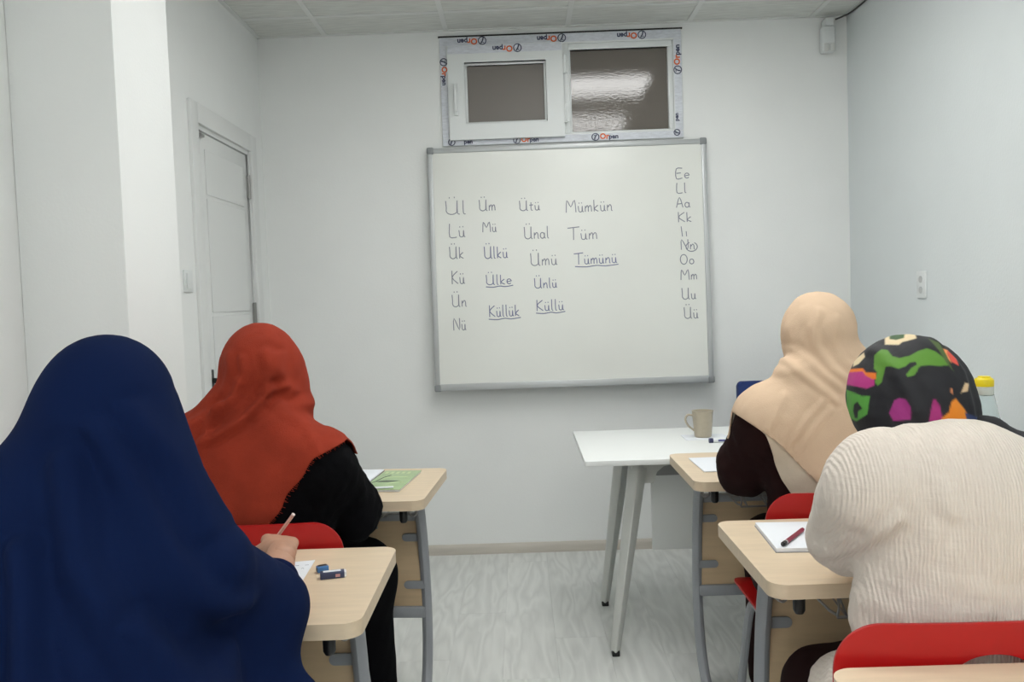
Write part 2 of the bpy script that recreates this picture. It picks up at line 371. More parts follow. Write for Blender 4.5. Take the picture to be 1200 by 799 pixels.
# ------------------------------------------------------------------ door
dr = empty('door_1', (XL, 0, 0), kind='structure')
for (a, b, c, d) in ((DY0 - .08, DY0 + .0, 0, DZ + .08), (DY1, DY1 + .08, 0, DZ + .08), (DY0, DY1, DZ, DZ + .08)):
    MB().b2((-.001, a, c), (.014, b, d), bevel=.003).build('door_casing', doorm, dr)
jb = MB(); jb.b2((-.15, DY0, 0), (-.001, DY0 + .018, DZ)); jb.b2((-.15, DY1 - .018, 0), (-.001, DY1, DZ)); jb.b2((-.15, DY0 + .018, DZ - .018), (-.001, DY1 - .018, DZ)); jb.build('door_frame', doorm, dr)
sl = MB().b2((-.049, DY0 + .021, .006), (-.009, DY1 - .021, DZ - .021), bevel=.002).build('door_leaf', doorm, dr)
for z0, z1 in ((.12, .78), (.795, 1.262), (1.277, 1.745), (1.76, 1.945)):
    MB().b2((-.009, DY0 + .105, z0), (-.0055, DY1 - .085, z1), bevel=.0015, seg=1).build('door_panel', doorm, sl)
hd = MB().b2((-.009, DY0 + .026, .955), (.002, DY0 + .062, 1.045), bevel=.004); hd.tube([(.0, DY0 + .044, 1.0), (.045, DY0 + .044, 1.0)], .011); hd.tube([(.039, DY0 + .039, 1.0), (.042, DY0 + .12, 1.0), (.039, DY0 + .16, .998)], .01)
hd.build('door_handle', blackm, dr)
for zc in (1.86, 1.26, .3): MB().tube([(-.001, DY1 - .02, zc - .055), (-.001, DY1 - .02, zc + .055)], .009).b2((-.010, DY1 - .03, zc - .05), (-.0015, DY1 - .019, zc + .05)).build('hinge', chrome, dr)
MB().b2((-.012, DY0 + .019, 1.985), (.008, DY0 + .075, 1.997), bevel=.002).build('strike_plate', chrome, dr)
tr = MB().b2((-.004, -.002, -.042), (.008, .078, .042), bevel=.003)
sw = tr.build('light_switch', pvc, loc=(XL, 3.2, 1.40)); tag(sw, 'white light switch plate on the left wall beside the door', 'switch')
MB().b2((.008, .012, -.03), (.012, .064, .03), bevel=.002).build('rocker', pvc, sw)
so = MB().b2((-.008, -.04, -.055), (0, .04, .055), bevel=.003).build('wall_socket', pvc, loc=(XR, 3.53, 1.29)); tag(so, 'small white socket plate alone on the right wall', 'socket')
for zz in (.022, -.022):
    q = MB()
    q.tube([(-.0075, 0, zz), (-.0105, 0, zz)], .014, 16); q.build('outlet', mat('socket_grey', (188, 190, 190), .5), so)
sn = empty('motion_sensor', (1.55, D - .005, 2.5), label='white boxy motion sensor in the upper right corner under the ceiling', cat='sensor')
MB().b2((-.033, -.05, -.06), (.033, 0, .065), bevel=.01, seg=3).build('housing', pvc, sn)
MB().b2((-.026, -.056, -.058), (-.002, -.045, -.02), bevel=.004).b2((.002, -.056, -.058), (.026, -.045, -.02), bevel=.004).build('lens', mat('sensor_lens', (214, 216, 214), .3), sn)
MB().b2((-.02, -.06, .065), (.02, 0, .1), bevel=.004).build('bracket', pvc, sn)
tag(MB().tube(spline([(1.59, D - .03, 2.6), (1.62, D - .06, 2.607), (1.645, D - .15, 2.612), (1.648, 3.6, 2.612), (1.648, 2.6, 2.612)]), .004, 6).build('sensor_cable', mat('dark_cable', (70, 70, 70), .6)), 'thin dark cable running along the edge of ceiling and right wall', 'cable')

# ------------------------------------------------------------------ whiteboard with handwriting
BX0, BX1, BZ0, BZ1 = -.433, .942, .845, 2.045; BW, BH = BX1 - BX0, BZ1 - BZ0
TILT = math.radians(2.7)
wb = empty('whiteboard', ((BX0 + BX1) / 2, D - .03, BZ1), label='large whiteboard in aluminium frame hanging under the window', cat='whiteboard')
wb.rotation_euler = (-TILT, 0, 0)
MB().b2((-BW / 2 + .02, -.004, -BH + .02), (BW / 2 - .02, .012, -.02)).build('writing_surface', boardm, wb)
for a, b, c, d, yy in ((-BW / 2 + .024, BW / 2 - .024, -.024, 0, -.012), (-BW / 2 + .024, BW / 2 - .024, -BH, -BH + .034, -.02)):
    MB().b2((a, yy, c), (b, .016, d), bevel=.004).build('frame_rail', alu, wb)
for s_ in (-1, 1): MB().b2((s_ * (BW / 2 - .012) - .012, -.012, -BH + .022), (s_ * (BW / 2 - .012) + .012, .016, -.012), bevel=.004).build('frame_side', alu, wb)
for sx in (-1, 1):
    for zc in (-.012, -BH + .014): MB().b2((sx * (BW / 2 - .014) - .017, -.022 if zc < -.1 else -.016, zc - .017), (sx * (BW / 2 - .014) + .017, .017, zc + .017), bevel=.007, seg=3).build('corner_cap', mat('grey_cap', (138, 142, 144), .5), wb)
C_ = lambda cx, cy, rx, ry, a0, a1, n=8: [(cx + rx * math.cos(math.radians(a0 + (a1 - a0) * k / n)), cy + ry * math.sin(math.radians(a0 + (a1 - a0) * k / n))) for k in range(n + 1)]
GL = {
 'U': (.68, [[(0, 1), (.02, .5)] + C_(.26, .3, .25, .3, 180, 340, 6) + [(.52, 1), (.52, .12), (.62, .0)]]),
 'L': (.55, [[(.06, 1), (.04, .04), (.48, .0)]]), 'K': (.56, [[(.05, 1), (.04, 0)], [(.48, .95), (.06, .5), (.5, .02)]]),
 'N': (.66, [[(.02, 0), (.06, 1), (.52, .02), (.56, 1)]]), 'M': (.8, [[(.0, 0), (.08, 1), (.34, .45), (.62, 1), (.7, 0)]]),
 'T': (.62, [[(-.1, .95), (.62, 1.02)], [(.26, .98), (.24, 0)]]), 'E': (.52, [[(.46, 1), (.05, .96), (.03, .0), (.45, .04)], [(.05, .52), (.36, .55)]]),
 'A': (.6, [[(0, 0), (.26, 1), (.5, 0)], [(.1, .35), (.42, .38)]]), 'I': (.2, [[(.05, 1), (.1, 0)]]), 'O': (.66, [C_(.28, .48, .27, .48, 100, 460, 14)]),
 'u': (.44, [[(.02, .5), (.04, .2)] + C_(.17, .16, .13, .16, 190, 330, 5) + [(.31, .5), (.32, .08), (.4, .0)]]),
 'l': (.22, [[(.05, 1), (.05, .1), (.15, 0)]]), 'm': (.56, [[(.02, 0), (.04, .48), (.05, .3), (.16, .5), (.23, .4), (.24, 0), (.25, .3), (.37, .5), (.45, .38), (.47, 0)]]),
 'n': (.42, [[(.02, 0), (.04, .5), (.06, .28), (.2, .5), (.3, .36), (.31, .05), (.38, .0)]]),
 'k': (.42, [[(.04, .95), (.04, 0)], [(.32, .5), (.07, .22), (.34, 0)]]), 't': (.34, [[(.13, .8), (.12, .1), (.24, 0)], [(0, .52), (.28, .54)]]),
 'a': (.46, [C_(.17, .24, .16, .24, 70, 430, 10), [(.33, .46), (.34, .06), (.42, 0)]]), 'e': (.42, [[(.05, .24), (.34, .3)] + C_(.19, .26, .16, .24, 20, 320, 9)]),
 'i': (.16, [[(.05, .5), (.06, 0)]]), 'o': (.42, [C_(.18, .24, .17, .24, 100, 460, 10)])}
def write(txt, x0, zc, wd, hh, under=False, m=inkm, ring=False):
    strokes = []; cx = 0
    for ch in txt:
        base_ = {'Ü': 'U', 'ü': 'u'}.get(ch, ch); adv, st = GL[base_]
        for s0 in st: strokes.append([(cx + px, py) for px, py in s0])
        if ch == 'Ü': strokes += [[(cx + .17, 1.27), (cx + .18, 1.17)], [(cx + .40, 1.28), (cx + .41, 1.18)]]
        if ch == 'ü': strokes += [[(cx + .08, .78), (cx + .085, .69)], [(cx + .27, .79), (cx + .275, .70)]]
        cx += adv + .06
    sx = wd / max(cx - .1, .1)
    if under: strokes.append([(-.05, -.18), (cx * .25, -.25), (cx * .5, -.16), (cx * .7, -.24), (cx, -.14)])
    if ring: strokes.append(C_(cx * .7, .25, .45, .45, 60, -250, 12))
    mb = MB(); w_ = .0024
    for s0 in strokes:
        P = [Vector((px * sx, 0, (py - .5) * hh)) for px, py in s0]
        if len(P) > 2: P = spline(P, 3)
        mb.tube(P, w_, 5, ell=(1, 1))
    for v in mb.bm.verts: v.co.y = v.co.y * .12 - .0005
    o = mb.build('handwritten_word', m, wb, loc=(x0 - (BX0 + BX1) / 2, -.0042, zc - BZ1), rot=(0, -.01, 0)); return o
WORDS = [('Ül', -.351, 1.75, .1, .068, 0), ('Üm', -.185, 1.756, .08, .055, 0), ('Ütü', .014, 1.747, .1, .05, 0), ('Mümkün', .243, 1.735, .228, .06, 0),
 ('Lü', -.34, 1.637, .08, .068, 0), ('Mü', -.172, 1.648, .068, .05, 0), ('Ünal', .033, 1.612, .122, .06, 0), ('Tüm', .255, 1.6, .138, .062, 0),
 ('Ük', -.34, 1.527, .07, .06, 0), ('Ülkü', -.168, 1.522, .115, .06, 0), ('Ümü', .06, 1.48, .13, .062, 0), ('Tümünü', .28, 1.475, .205, .055, 1),
 ('Kü', -.335, 1.405, .065, .066, 0), ('Ülke', -.163, 1.387, .125, .05, 1), ('Ünlü', .075, 1.362, .11, .05, 0), ('Ün', -.335, 1.289, .07, .06, 0),
 ('Küllük', -.155, 1.232, .15, .058, 1), ('Küllü', .08, 1.252, .135, .055, 1), ('Nü', -.333, 1.173, .062, .06, 0)]
for t, x0, z, wd, hh, un in WORDS: write(t, x0, z, wd, hh, un, inkb if t in ('Ülke', 'Ülkü', 'Küllük', 'Küllü', 'Ünlü', 'Tümünü') else inkm)
for t, x0, z in [('Ee', .789, 1.878), ('Ll', .789, 1.807), ('Aa', .787, 1.735), ('Kk', .792, 1.663), ('Ii', .802, 1.592), ('Nn', .803, 1.527), ('Oo', .797, 1.455), ('Mm', .797, 1.378), ('Uu', .8, 1.285), ('Üü', .808, 1.19)]:
    write(t, x0, z, {'Ii': .035, 'Mm': .08, 'Ll': .05}.get(t, .068), .05 if t not in ('Uu', 'Üü') else .056, ring=(t == 'Nn'))

# ------------------------------------------------------------------ teacher's table
tt = empty('teacher_table', (0, 0, 0), label='white table with splayed legs at the front of the room', cat='table')
TX0, TX1, TY0, TY1 = .205, 1.6, 2.93, 3.6
slab(rrect(TX1 - TX0, TY1 - TY0, .008, 3, (TX0 + TX1) / 2, (TY0 + TY1) / 2), .70, .72, .002).build('tabletop', tablem, tt)
def tleg(foot, top, sx):
    f, t = Vector(foot), Vector(top); mb = MB(); ax = (t - f).normalized()
    rings = []
    for k in (0, 1):
        c = f.lerp(t, k); w_ = (.017, .034)[k]; q = (.022, .03)[k]
        # ridged five-sided section: ridge points toward the room
        pr = [(-w_, q), (-w_, -q * .1), (-w_ * .1, -q * 1.1), (w_, -q * .1), (w_, q)]
        rings.append([mb.bm.verts.new((c.x + sx * a, c.y + b, c.z)) for a, b in pr])
    n = 5
    for j in range(n): mb.bm.faces.new((rings[0][j], rings[0][(j + 1) % n], rings[1][(j + 1) % n], rings[1][j]))
    mb.bm.faces.new(rings[0]); mb.bm.faces.new(rings[1][::-1])
    bmesh.ops.bevel(mb.bm, geom=list(mb.bm.edges), offset=.003, segments=1, affect='EDGES')
    lg = mb.build('leg', tmetal, tt)
    MB().b2((f.x - .014, f.y - .017, 0), (f.x + .014, f.y + .017, .02), bevel=.003).build('foot_cap', blackm, lg)
for sx, ox in ((1, 0), (-1, 1.805)):
    X = lambda v: v if sx == 1 else ox - v
    tleg((X(.30), 3.01, .015), (X(.415), 3.09, .70), sx); tleg((X(.312), 3.51, .015), (X(.405), 3.44, .70), sx)
    MB().b2((X(.41) - .03, 3.07, .66), (X(.41) + .03, 3.46, .70), bevel=.005).build('top_bar', tmetal, tt)
    # curved gusset from leg to beam
    poly = [(0, 0), (.12, 0), (.12, -.03), (.075, -.04), (.05, -.06), (.035, -.1), (0, -.1)]
    M = Matrix(((sx, 0, 0, X(.43)), (0, 0, 1, 3.1), (0, 1, 0, .70), (0, 0, 0, 1)))
    MB().prism(poly, M, .03).build('gusset', tmetal, tt)
MB().b2((.5, 3.1, .665), (1.31, 3.14, .70), bevel=.004).build('beam', tmetal, tt)
MB().b2((.46, 3.22, .60), (.66, 3.3, .655), bevel=.004).b2((.52, 3.2, .655), (.58, 3.3, .70)).build('panel_bracket', mat('bracket_grey', (150, 152, 152), .4), tt)
MB().b2((.485, 3.295, .292), (1.32, 3.31, .66), bevel=.003).build('modesty_panel', tablem, tt)

# ------------------------------------------------------------------ student desks
def make_desk():
    t = empty('student_desk', (0, 0, 0))
    slab(rrect(.70, .46, .035, 10), .712, .74, .009).build('tabletop', beech, t)
    for sx in (-1, 1):
        P = spline([(sx * .292, -.02, .705), (sx * .292, .012, .66), (sx * .292, .045, .55), (sx * .292, .065, .42), (sx * .292, .068, .3), (sx * .292, .055, .2), (sx * .292, .022, .12),
                    (sx * .292, -.035, .06), (sx * .292, -.11, .03), (sx * .292, -.22, .02)], 4)
        lg = MB().tube(P, .0165, 12, ell=(1, 1.25)).build('leg', greym, t)
        MB().tube([(sx * .292, -.215, .0205), (sx * .292, -.236, .0195)], .0195, 12).build('end_cap', blackm, lg)
        MB().tube(spline([(sx * .292 + sx * .0, .088, .25), (sx * .292, .078, .17), (sx * .292, .05, .1), (sx * .292, .01, .055)], 3), .011, 8, ell=(.7, 1)).build('kick_strip', blackm, lg)
        MB().b2((sx * .292 - .02, -.15, .698), (sx * .292 + .02, .15, .712), bevel=.003).build('support_plate', greym, t)
        for zc in (.56, .41): 
            MB().prism(rrect(.07, .024, .0115, 4), Matrix(((1, 0, 0, sx * .262), (0, 0, -1, .052), (0, 1, 0, zc), (0, 0, 0, 1))), .006).build('panel_clip', greym, t)
        MB().lathe([(.0001, -.045), (.008, -.043), (.0115, -.036), (.012, 0)], (sx * .285, -.185, .712), 14).build('stopper', blackm, t)
        # side hook of bent wire
        MB().tube(spline([(sx * .31, -.12, .71), (sx * .312, -.125, .682), (sx * .30, -.13, .672), (sx * .288, -.125, .682), (sx * .286, -.12, .71)], 4), .0028, 6).build('wire_hook', wirem, t)
    MB().b2((-.285, .055, .34), (.285, .07, .612), bevel=.002).build('front_panel', beechd, t)
    MB().b2((-.29, .045, .305), (.29, .08, .34), bevel=.004).build('crossbar', greym, t)
    MB().b2((-.29, .045, .612), (.29, .08, .635), bevel=.004).build('crossbar', greym, t)
    wr = MB()
    for y in (-.15, -.02, .04):
        z = .645 if y < .03 else .66
        wr.tube([(-.2, y, z), (.2, y, z)], .003, 6)
    wr.tube(spline([(-.2, -.15, .71), (-.2, -.152, .65), (-.2, 0, .645), (-.2, .045, .66)], 3), .003, 6)
    for k in range(7):
        xx = -.18 + .06 * k
        wr.tube([(xx - .02, -.165, .69), (xx, -.15, .645), (xx + .015, .04, .648)], .0022, 6)
    wr.tube([(-.2, -.165, .69), (.2, -.165, .69)], .003, 6)
    wr.build('wire_basket', wirem, t)
    return t
desk0 = make_desk()
DESKS = [(-.646, 1.675, 0, 'beech-topped school desk on the left holding eraser, sharpener and pencil-written paper'),
         (-.622, 2.59, math.radians(-4), 'beech-topped school desk beyond the rust-scarfed person, green booklet on it'),
         (.84, 2.685, 0, 'beech-topped school desk touching the white table, in front of the beige-scarfed person'),
         (.80, 1.80, 0, 'beech-topped school desk with white notebook and maroon pen on it'),
         (.775, .985, 0, 'empty beech-topped school desk at the bottom right, only its corner showing')]
for k, (x, y, rz, lb) in enumerate(DESKS):
    d = desk0 if k == 0 else copy_tree(desk0)
    d.location = (x, y, 0); d.rotation_euler = (0, 0, rz); tag(d, lb, 'desk', 'beech school desks')

# ------------------------------------------------------------------ surface tools: clip + signed distance meshing
def clip_mesh(V, F, s):
    """keep s>=0 part of triangles; returns verts, faces (tris)"""
    T = []
    for f in F:
        if len(f) == 3: T.append(f)
        else: T.append((f[0], f[1], f[2])); T.append((f[0], f[2], f[3]))
    V = list(map(tuple, V)); out = []; cut = {}
    def mid(a, b):
        k = (a, b) if a < b else (b, a)
        if k not in cut:
            t = s[a] / (s[a] - s[b]); t = min(max(t, .02), .98); p = tuple(V[a][i] + (V[b][i] - V[a][i]) * t for i in range(3)); cut[k] = len(V); V.append(p)
        return cut[k]
    for a, b, c in T:
        sg = (s[a] >= 0, s[b] >= 0, s[c] >= 0); n = sum(sg)
        if n == 3: out.append((a, b, c))
        elif n == 1:
            while not (s[a] >= 0): a, b, c = b, c, a
            out.append((a, mid(a, b), mid(a, c)))
        elif n == 2:
            while s[a] >= 0: a, b, c = b, c, a
            p, q = mid(a, b), mid(a, c); out.append((p, b, c)); out.append((p, c, q))
    used = sorted({i for f in out for i in f}); mp = {u: i for i, u in enumerate(used)}
    return np.array([V[u] for u in used]), [tuple(mp[i] for i in f) for f in out], cut, mp

class Field:
    def __init__(s, lo, hi, h):
        s.lo = np.array(lo, np.float32); s.h = h; n = np.ceil((np.array(hi) - np.array(lo)) / h).astype(int) + 1; s.n = n
        s.ax = [s.lo[i] + h * np.arange(n[i], dtype=np.float32) for i in range(3)]; s.d = np.full(n, .3, np.float32)
    def _sub(s, lo, hi, m):
        sl = [];
        for i in range(3):
            a = int(max(0, math.floor((lo[i] - m - s.lo[i]) / s.h))); b = int(min(s.n[i], math.ceil((hi[i] + m - s.lo[i]) / s.h) + 1)); sl.append(slice(a, max(b, a)))
        return tuple(sl)
    def _mix(s, sl, d, k, op='u'):
        o = s.d[sl]
        if op == 'u':
            if k > 0: hh = np.clip(.5 + .5 * (o - d) / k, 0, 1); s.d[sl] = o * (1 - hh) + d * hh - k * hh * (1 - hh)
            else: s.d[sl] = np.minimum(o, d)
        else:
            d = -d
            if k > 0: hh = np.clip(.5 - .5 * (o - d) / k, 0, 1); s.d[sl] = o * (1 - hh) + d * hh + k * hh * (1 - hh)
            else: s.d[sl] = np.maximum(o, d)
    def cap(s, a, b, ra, rb=None, k=.03, op='u', off=0):
        rb = ra if rb is None else rb; a = np.array(a, np.float32); b = np.array(b, np.float32); m = k + .05 + max(ra, rb) + abs(off)
        sl = s._sub(np.minimum(a, b), np.maximum(a, b), m)
        X = s.ax[0][sl[0], None, None] - a[0]; Y = s.ax[1][None, sl[1], None] - a[1]; Z = s.ax[2][None, None, sl[2]] - a[2]
        e = b - a; L2 = float(e @ e) + 1e-9
        t = np.clip((X * e[0] + Y * e[1] + Z * e[2]) / L2, 0, 1)
        d = np.sqrt((X - t * e[0]) ** 2 + (Y - t * e[1]) ** 2 + (Z - t * e[2]) ** 2) - (ra + (rb - ra) * t) - off
        s._mix(sl, d, k, op)
    def chain(s, pts, rs, k=.03, off=0):
        if not isinstance(rs, (list, tuple)): rs = [rs] * len(pts)
        for i in range(len(pts) - 1): s.cap(pts[i], pts[i + 1], rs[i], rs[i + 1], k, off=off)
    def ell(s, c, r, k=.03, op='u', rot=None, off=0):
        c = np.array(c, np.float32); r = np.array(r, np.float32) + off; R_ = max(r); sl = s._sub(c - R_, c + R_, k + .05)
        X = s.ax[0][sl[0], None, None] - c[0]; Y = s.ax[1][None, sl[1], None] - c[1]; Z = s.ax[2][None, None, sl[2]] - c[2]
        if rot is not None:
            m = np.array(rot.to_3x3().transposed()); X, Y, Z = (m[0, 0] * X + m[0, 1] * Y + m[0, 2] * Z, m[1, 0] * X + m[1, 1] * Y + m[1, 2] * Z, m[2, 0] * X + m[2, 1] * Y + m[2, 2] * Z)
        k0 = np.sqrt((X / r[0]) ** 2 + (Y / r[1]) ** 2 + (Z / r[2]) ** 2); k1 = np.sqrt((X / r[0] ** 2) ** 2 + (Y / r[1] ** 2) ** 2 + (Z / r[2] ** 2) ** 2) + 1e-6
        s._mix(sl, k0 * (k0 - 1) / k1, k, op)
    def mesh(s, iso=0, smooth=2):
        d = s.d - iso; n = s.n; ins = d < 0
        c = np.zeros(n - 1, np.int8)
        for i in (0, 1):
            for j in (0, 1):
                for k in (0, 1): c += ins[i:n[0] - 1 + i, j:n[1] - 1 + j, k:n[2] - 1 + k]
        act = (c > 0) & (c < 8); idx = -np.ones(n - 1, np.int64); ijk = np.argwhere(act); idx[act] = np.arange(len(ijk))
        acc = np.zeros((len(ijk), 3)); cnt = np.zeros(len(ijk)); base_ = ijk
        def val(o): q = base_ + o; return d[q[:, 0], q[:, 1], q[:, 2]]
        for axis in range(3):
            o1, o2 = [a for a in range(3) if a != axis]
            for u in (0, 1):
                for v in (0, 1):
                    a = np.zeros(3, int); a[o1] = u; a[o2] = v; b = a.copy(); b[axis] = 1
                    va, vb = val(a), val(b); cr = (va < 0) != (vb < 0); t = np.where(cr, va / np.where(cr, va - vb, 1), 0)
                    p = np.tile(a.astype(float), (len(ijk), 1)); p[:, axis] += t; acc[cr] += p[cr]; cnt[cr] += 1
        V = (ijk + acc / np.maximum(cnt, 1)[:, None]) * s.h + s.lo
        Fs = []
        for axis in range(3):
            o1, o2 = (axis + 1) % 3, (axis + 2) % 3
            sh = [slice(0, n[0]), slice(0, n[1]), slice(0, n[2])]; A = [slice(None)] * 3; B = [slice(None)] * 3; A[axis] = slice(0, n[axis] - 1); B[axis] = slice(1, n[axis])
            for q in (A, B): q[o1] = slice(1, n[o1] - 1); q[o2] = slice(1, n[o2] - 1)
            ia, ib = ins[tuple(A)], ins[tuple(B)]; e = np.argwhere(ia != ib)
            if not len(e): continue
            flip = ia[e[:, 0], e[:, 1], e[:, 2]]; e[:, o1] += 1; e[:, o2] += 1
            def ci(du, dv): q = e.copy(); q[:, o1] += du; q[:, o2] += dv; return idx[q[:, 0], q[:, 1], q[:, 2]]
            q = np.stack([ci(-1, -1), ci(0, -1), ci(0, 0), ci(-1, 0)], 1); q[~flip] = q[~flip][:, ::-1]; Fs.append(q)
        F = np.concatenate(Fs)
        for _ in range(smooth):
            acc = np.zeros_like(V); cnt = np.zeros(len(V))
            for a, b in ((0, 1), (1, 2), (2, 3), (3, 0)):
                np.add.at(acc, F[:, a], V[F[:, b]]); np.add.at(acc, F[:, b], V[F[:, a]]); np.add.at(cnt, F[:, a], 1); np.add.at(cnt, F[:, b], 1)
            V = V * .4 + .6 * acc / np.maximum(cnt, 1)[:, None]
        return V, F
def vnormals(V, F):
    n = np.cross(V[F[:, 2]] - V[F[:, 0]], V[F[:, 3]] - V[F[:, 1]]); N = np.zeros_like(V)
    for k in range(4): np.add.at(N, F[:, k], n)
    return N / (np.linalg.norm(N, axis=1, keepdims=True) + 1e-12)
def nz(P, sc, seed=0, st=(1, 1, 1)):
    """cheap smooth pseudo-noise in -1..1"""
    r = np.random.default_rng(seed); Q = P * np.array(st) * sc; o = np.zeros(len(P)); a = 1; tot = 0
    for k in range(4):
        W = Q + .6 * np.sin(Q[:, [1, 2, 0]] * 1.3 + r.uniform(0, 6, 3)); d1, d2 = r.normal(size=3), r.normal(size=3)
        d1 /= np.linalg.norm(d1); d2 /= np.linalg.norm(d2)
        o += a * np.sin(W @ d1 * 3 + r.uniform(0, 6)) * np.cos(W @ d2 * 2.6 + r.uniform(0, 6)); tot += a; a *= .6; Q = Q * 1.9
    return o / tot * 1.4
def ridge(P, pts, width, amp):
    """fold: raised ridge along a polyline, with soft valley beside it"""
    pts = [np.array(p, float) for p in pts]; best = np.full(len(P), 9.0)
    for a, b in zip(pts[:-1], pts[1:]):
        e = b - a; t = np.clip(((P - a) @ e) / (e @ e), 0, 1); best = np.minimum(best, np.linalg.norm(P - a - t[:, None] * e, axis=1))
    u = best / width; return amp * (np.exp(-u * u) - .45 * np.exp(-((u - 1.7) ** 2) * 1.6))
def obj_from(name, V, F, m, parent, solid=0, attr=None, inward=True):
    me = pydata(name, V, F)
    o = link(name, me, m, parent, smooth=True)
    if solid:
        md = o.modifiers.new('s', 'SOLIDIFY'); md.thickness = solid; md.offset = -1
    if attr is not None:
        ca = me.color_attributes.new('pattern', 'FLOAT_COLOR', 'POINT'); ca.data.foreach_set('color', np.concatenate([attr, np.ones((len(attr), 1))], 1).ravel())
    return o

# ------------------------------------------------------------------ chairs
def shell_mesh(name, fn, s0, s1, t0, t1, ns, nt, pred, m, parent, th=.006):
    V = []; ST = []
    for j in range(nt + 1):
        for i in range(ns + 1):
            a = s0 + (s1 - s0) * i / ns; b = t0 + (t1 - t0) * j / nt; V.append(fn(a, b)); ST.append((a, b))
    F = [(j * (ns + 1) + i, j * (ns + 1) + i + 1, (j + 1) * (ns + 1) + i + 1, (j + 1) * (ns + 1) + i) for j in range(nt) for i in range(ns)]
    sc = [pred(a, b) for a, b in ST]; V2, F2, _, _ = clip_mesh(V, F, sc)
    o = obj_from(name, V2, F2, m, parent, solid=th); o.modifiers[0].offset = 0
    bv = o.modifiers.new('b', 'BEVEL'); bv.width = th * .3; bv.segments = 2; bv.limit_method = 'ANGLE'; bv.angle_limit = .9
    return o
def sd_rr(x, y, w, h, r):
    qx, qy = abs(x) - (w / 2 - r), abs(y) - (h / 2 - r)
    return -(math.hypot(max(qx, 0), max(qy, 0)) + min(max(qx, qy), 0) - r)
def make_chair():
    t = empty('school_chair', (0, 0, 0))
    def back(a, b):      # a across, b height .50...80
        u = (b - .5) / .3
        return (a, -.02 - .035 * u + .75 * a * a * .35 - .012 * math.sin(PI * u), b)
    shell_mesh('backrest', back, -.24, .24, .495, .805, 64, 44,
               lambda a, b: min(sd_rr(a, b - .645 - .012 * (a / .24) ** 2 * 0, .46, .30, .07), (math.hypot(a / .055, (b - .720) / .028) - 1) * .026), redm, t)
    def seat(a, b):      # b depth
        u = b / .4
        return (a, b, .452 - .012 * math.cos(a / .22 * 1.4) + (.0 if u < .8 else -.5 * (u - .8) ** 2 * .4) + .02 * max(0, .15 - u))
    shell_mesh('seat', seat, -.22, .22, 0, .40, 24, 24, lambda a, b: sd_rr(a, b - .2, .43, .40, .06), redm, t)
    for sx in (-1, 1):
        P = spline([(sx * .215, -.03, .012), (sx * .205, .06, .2), (sx * .195, .12, .36), (sx * .19, .155, .415), (sx * .19, .20, .428), (sx * .19, .245, .415), (sx * .195, .275, .36), (sx * .205, .31, .2), (sx * .215, .345, .012)], 5)
        fr = MB().tube(P, .0125, 10).build('leg_frame', greym, t)
        for yy in (-.03, .345): MB().lathe([(.015, -.012), (.016, .015), (.013, .022)], (sx * .215, yy, .012), 12).build('foot_cap', blackm, fr)
        MB().tube(spline([(sx * .19, .2, .432), (sx * .19, .06, .435), (sx * .185, .0, .445), (sx * .18, -.008, .50), (sx * .175, -.028, .62), (sx * .17, -.036, .68)], 4), .0105, 8).build('back_post', greym, t)
    MB().tube([(-.19, .18, .428), (.19, .18, .428)], .011, 8).build('cross_tube', greym, t)
    return t
ch0 = make_chair()
CH = [(-.655, .95, 'red plastic school chair behind the navy-cloaked person, below the picture edge'), (-.655, 1.975, 'red plastic school chair behind the rust-scarfed person, seen past the pencil'),
      (.81, 2.105, 'red plastic school chair behind the beige-scarfed person, left corner showing'), (.675, 1.285, 'large red plastic school chair at the bottom right with oval grip hole')]
for k, (x, y, lb) in enumerate(CH):
    c = ch0 if k == 0 else copy_tree(ch0); c.location = (x, y, 0); tag(c, lb, 'chair', 'red school chairs')
# teacher's blue chair
tc = empty('office_chair', (1.13, 3.86, 0), label='blue office chair behind the white table, mostly hidden by the beige scarf', cat='chair')
mb = slab(rrect(.40, .34, .02, 5), -.02, .02, .008); o = mb.build('backrest', bluem, tc, loc=(.065, .1, .70), rot=(PI / 2 , 0, 0))
o = slab(rrect(.44, .42, .06, 5), .43, .49, .015).build('seat', bluem, tc, loc=(.04, -.1, 0))
MB().tube([(.04, -.1, .43), (.04, -.1, .1)], .025).b2((.02, -.06, .4), (.06, .13, .43)).b2((.045, .115, .42), (.085, .13, .62)).build('stem', blackm, tc)
for k in range(5):
    a = math.radians(222 + 72 * k); x, y = .04 + .28 * math.cos(a), -.1 + .24 * math.sin(a)
    lg = MB().tube([(.04, -.1, .12), (x, y, .07)], [.024, .016]).build('base_leg', blackm, tc)
    MB().tube([(x - .02, y, .028), (x + .02, y, .028)], .028, 14).build('caster', blackm, lg)

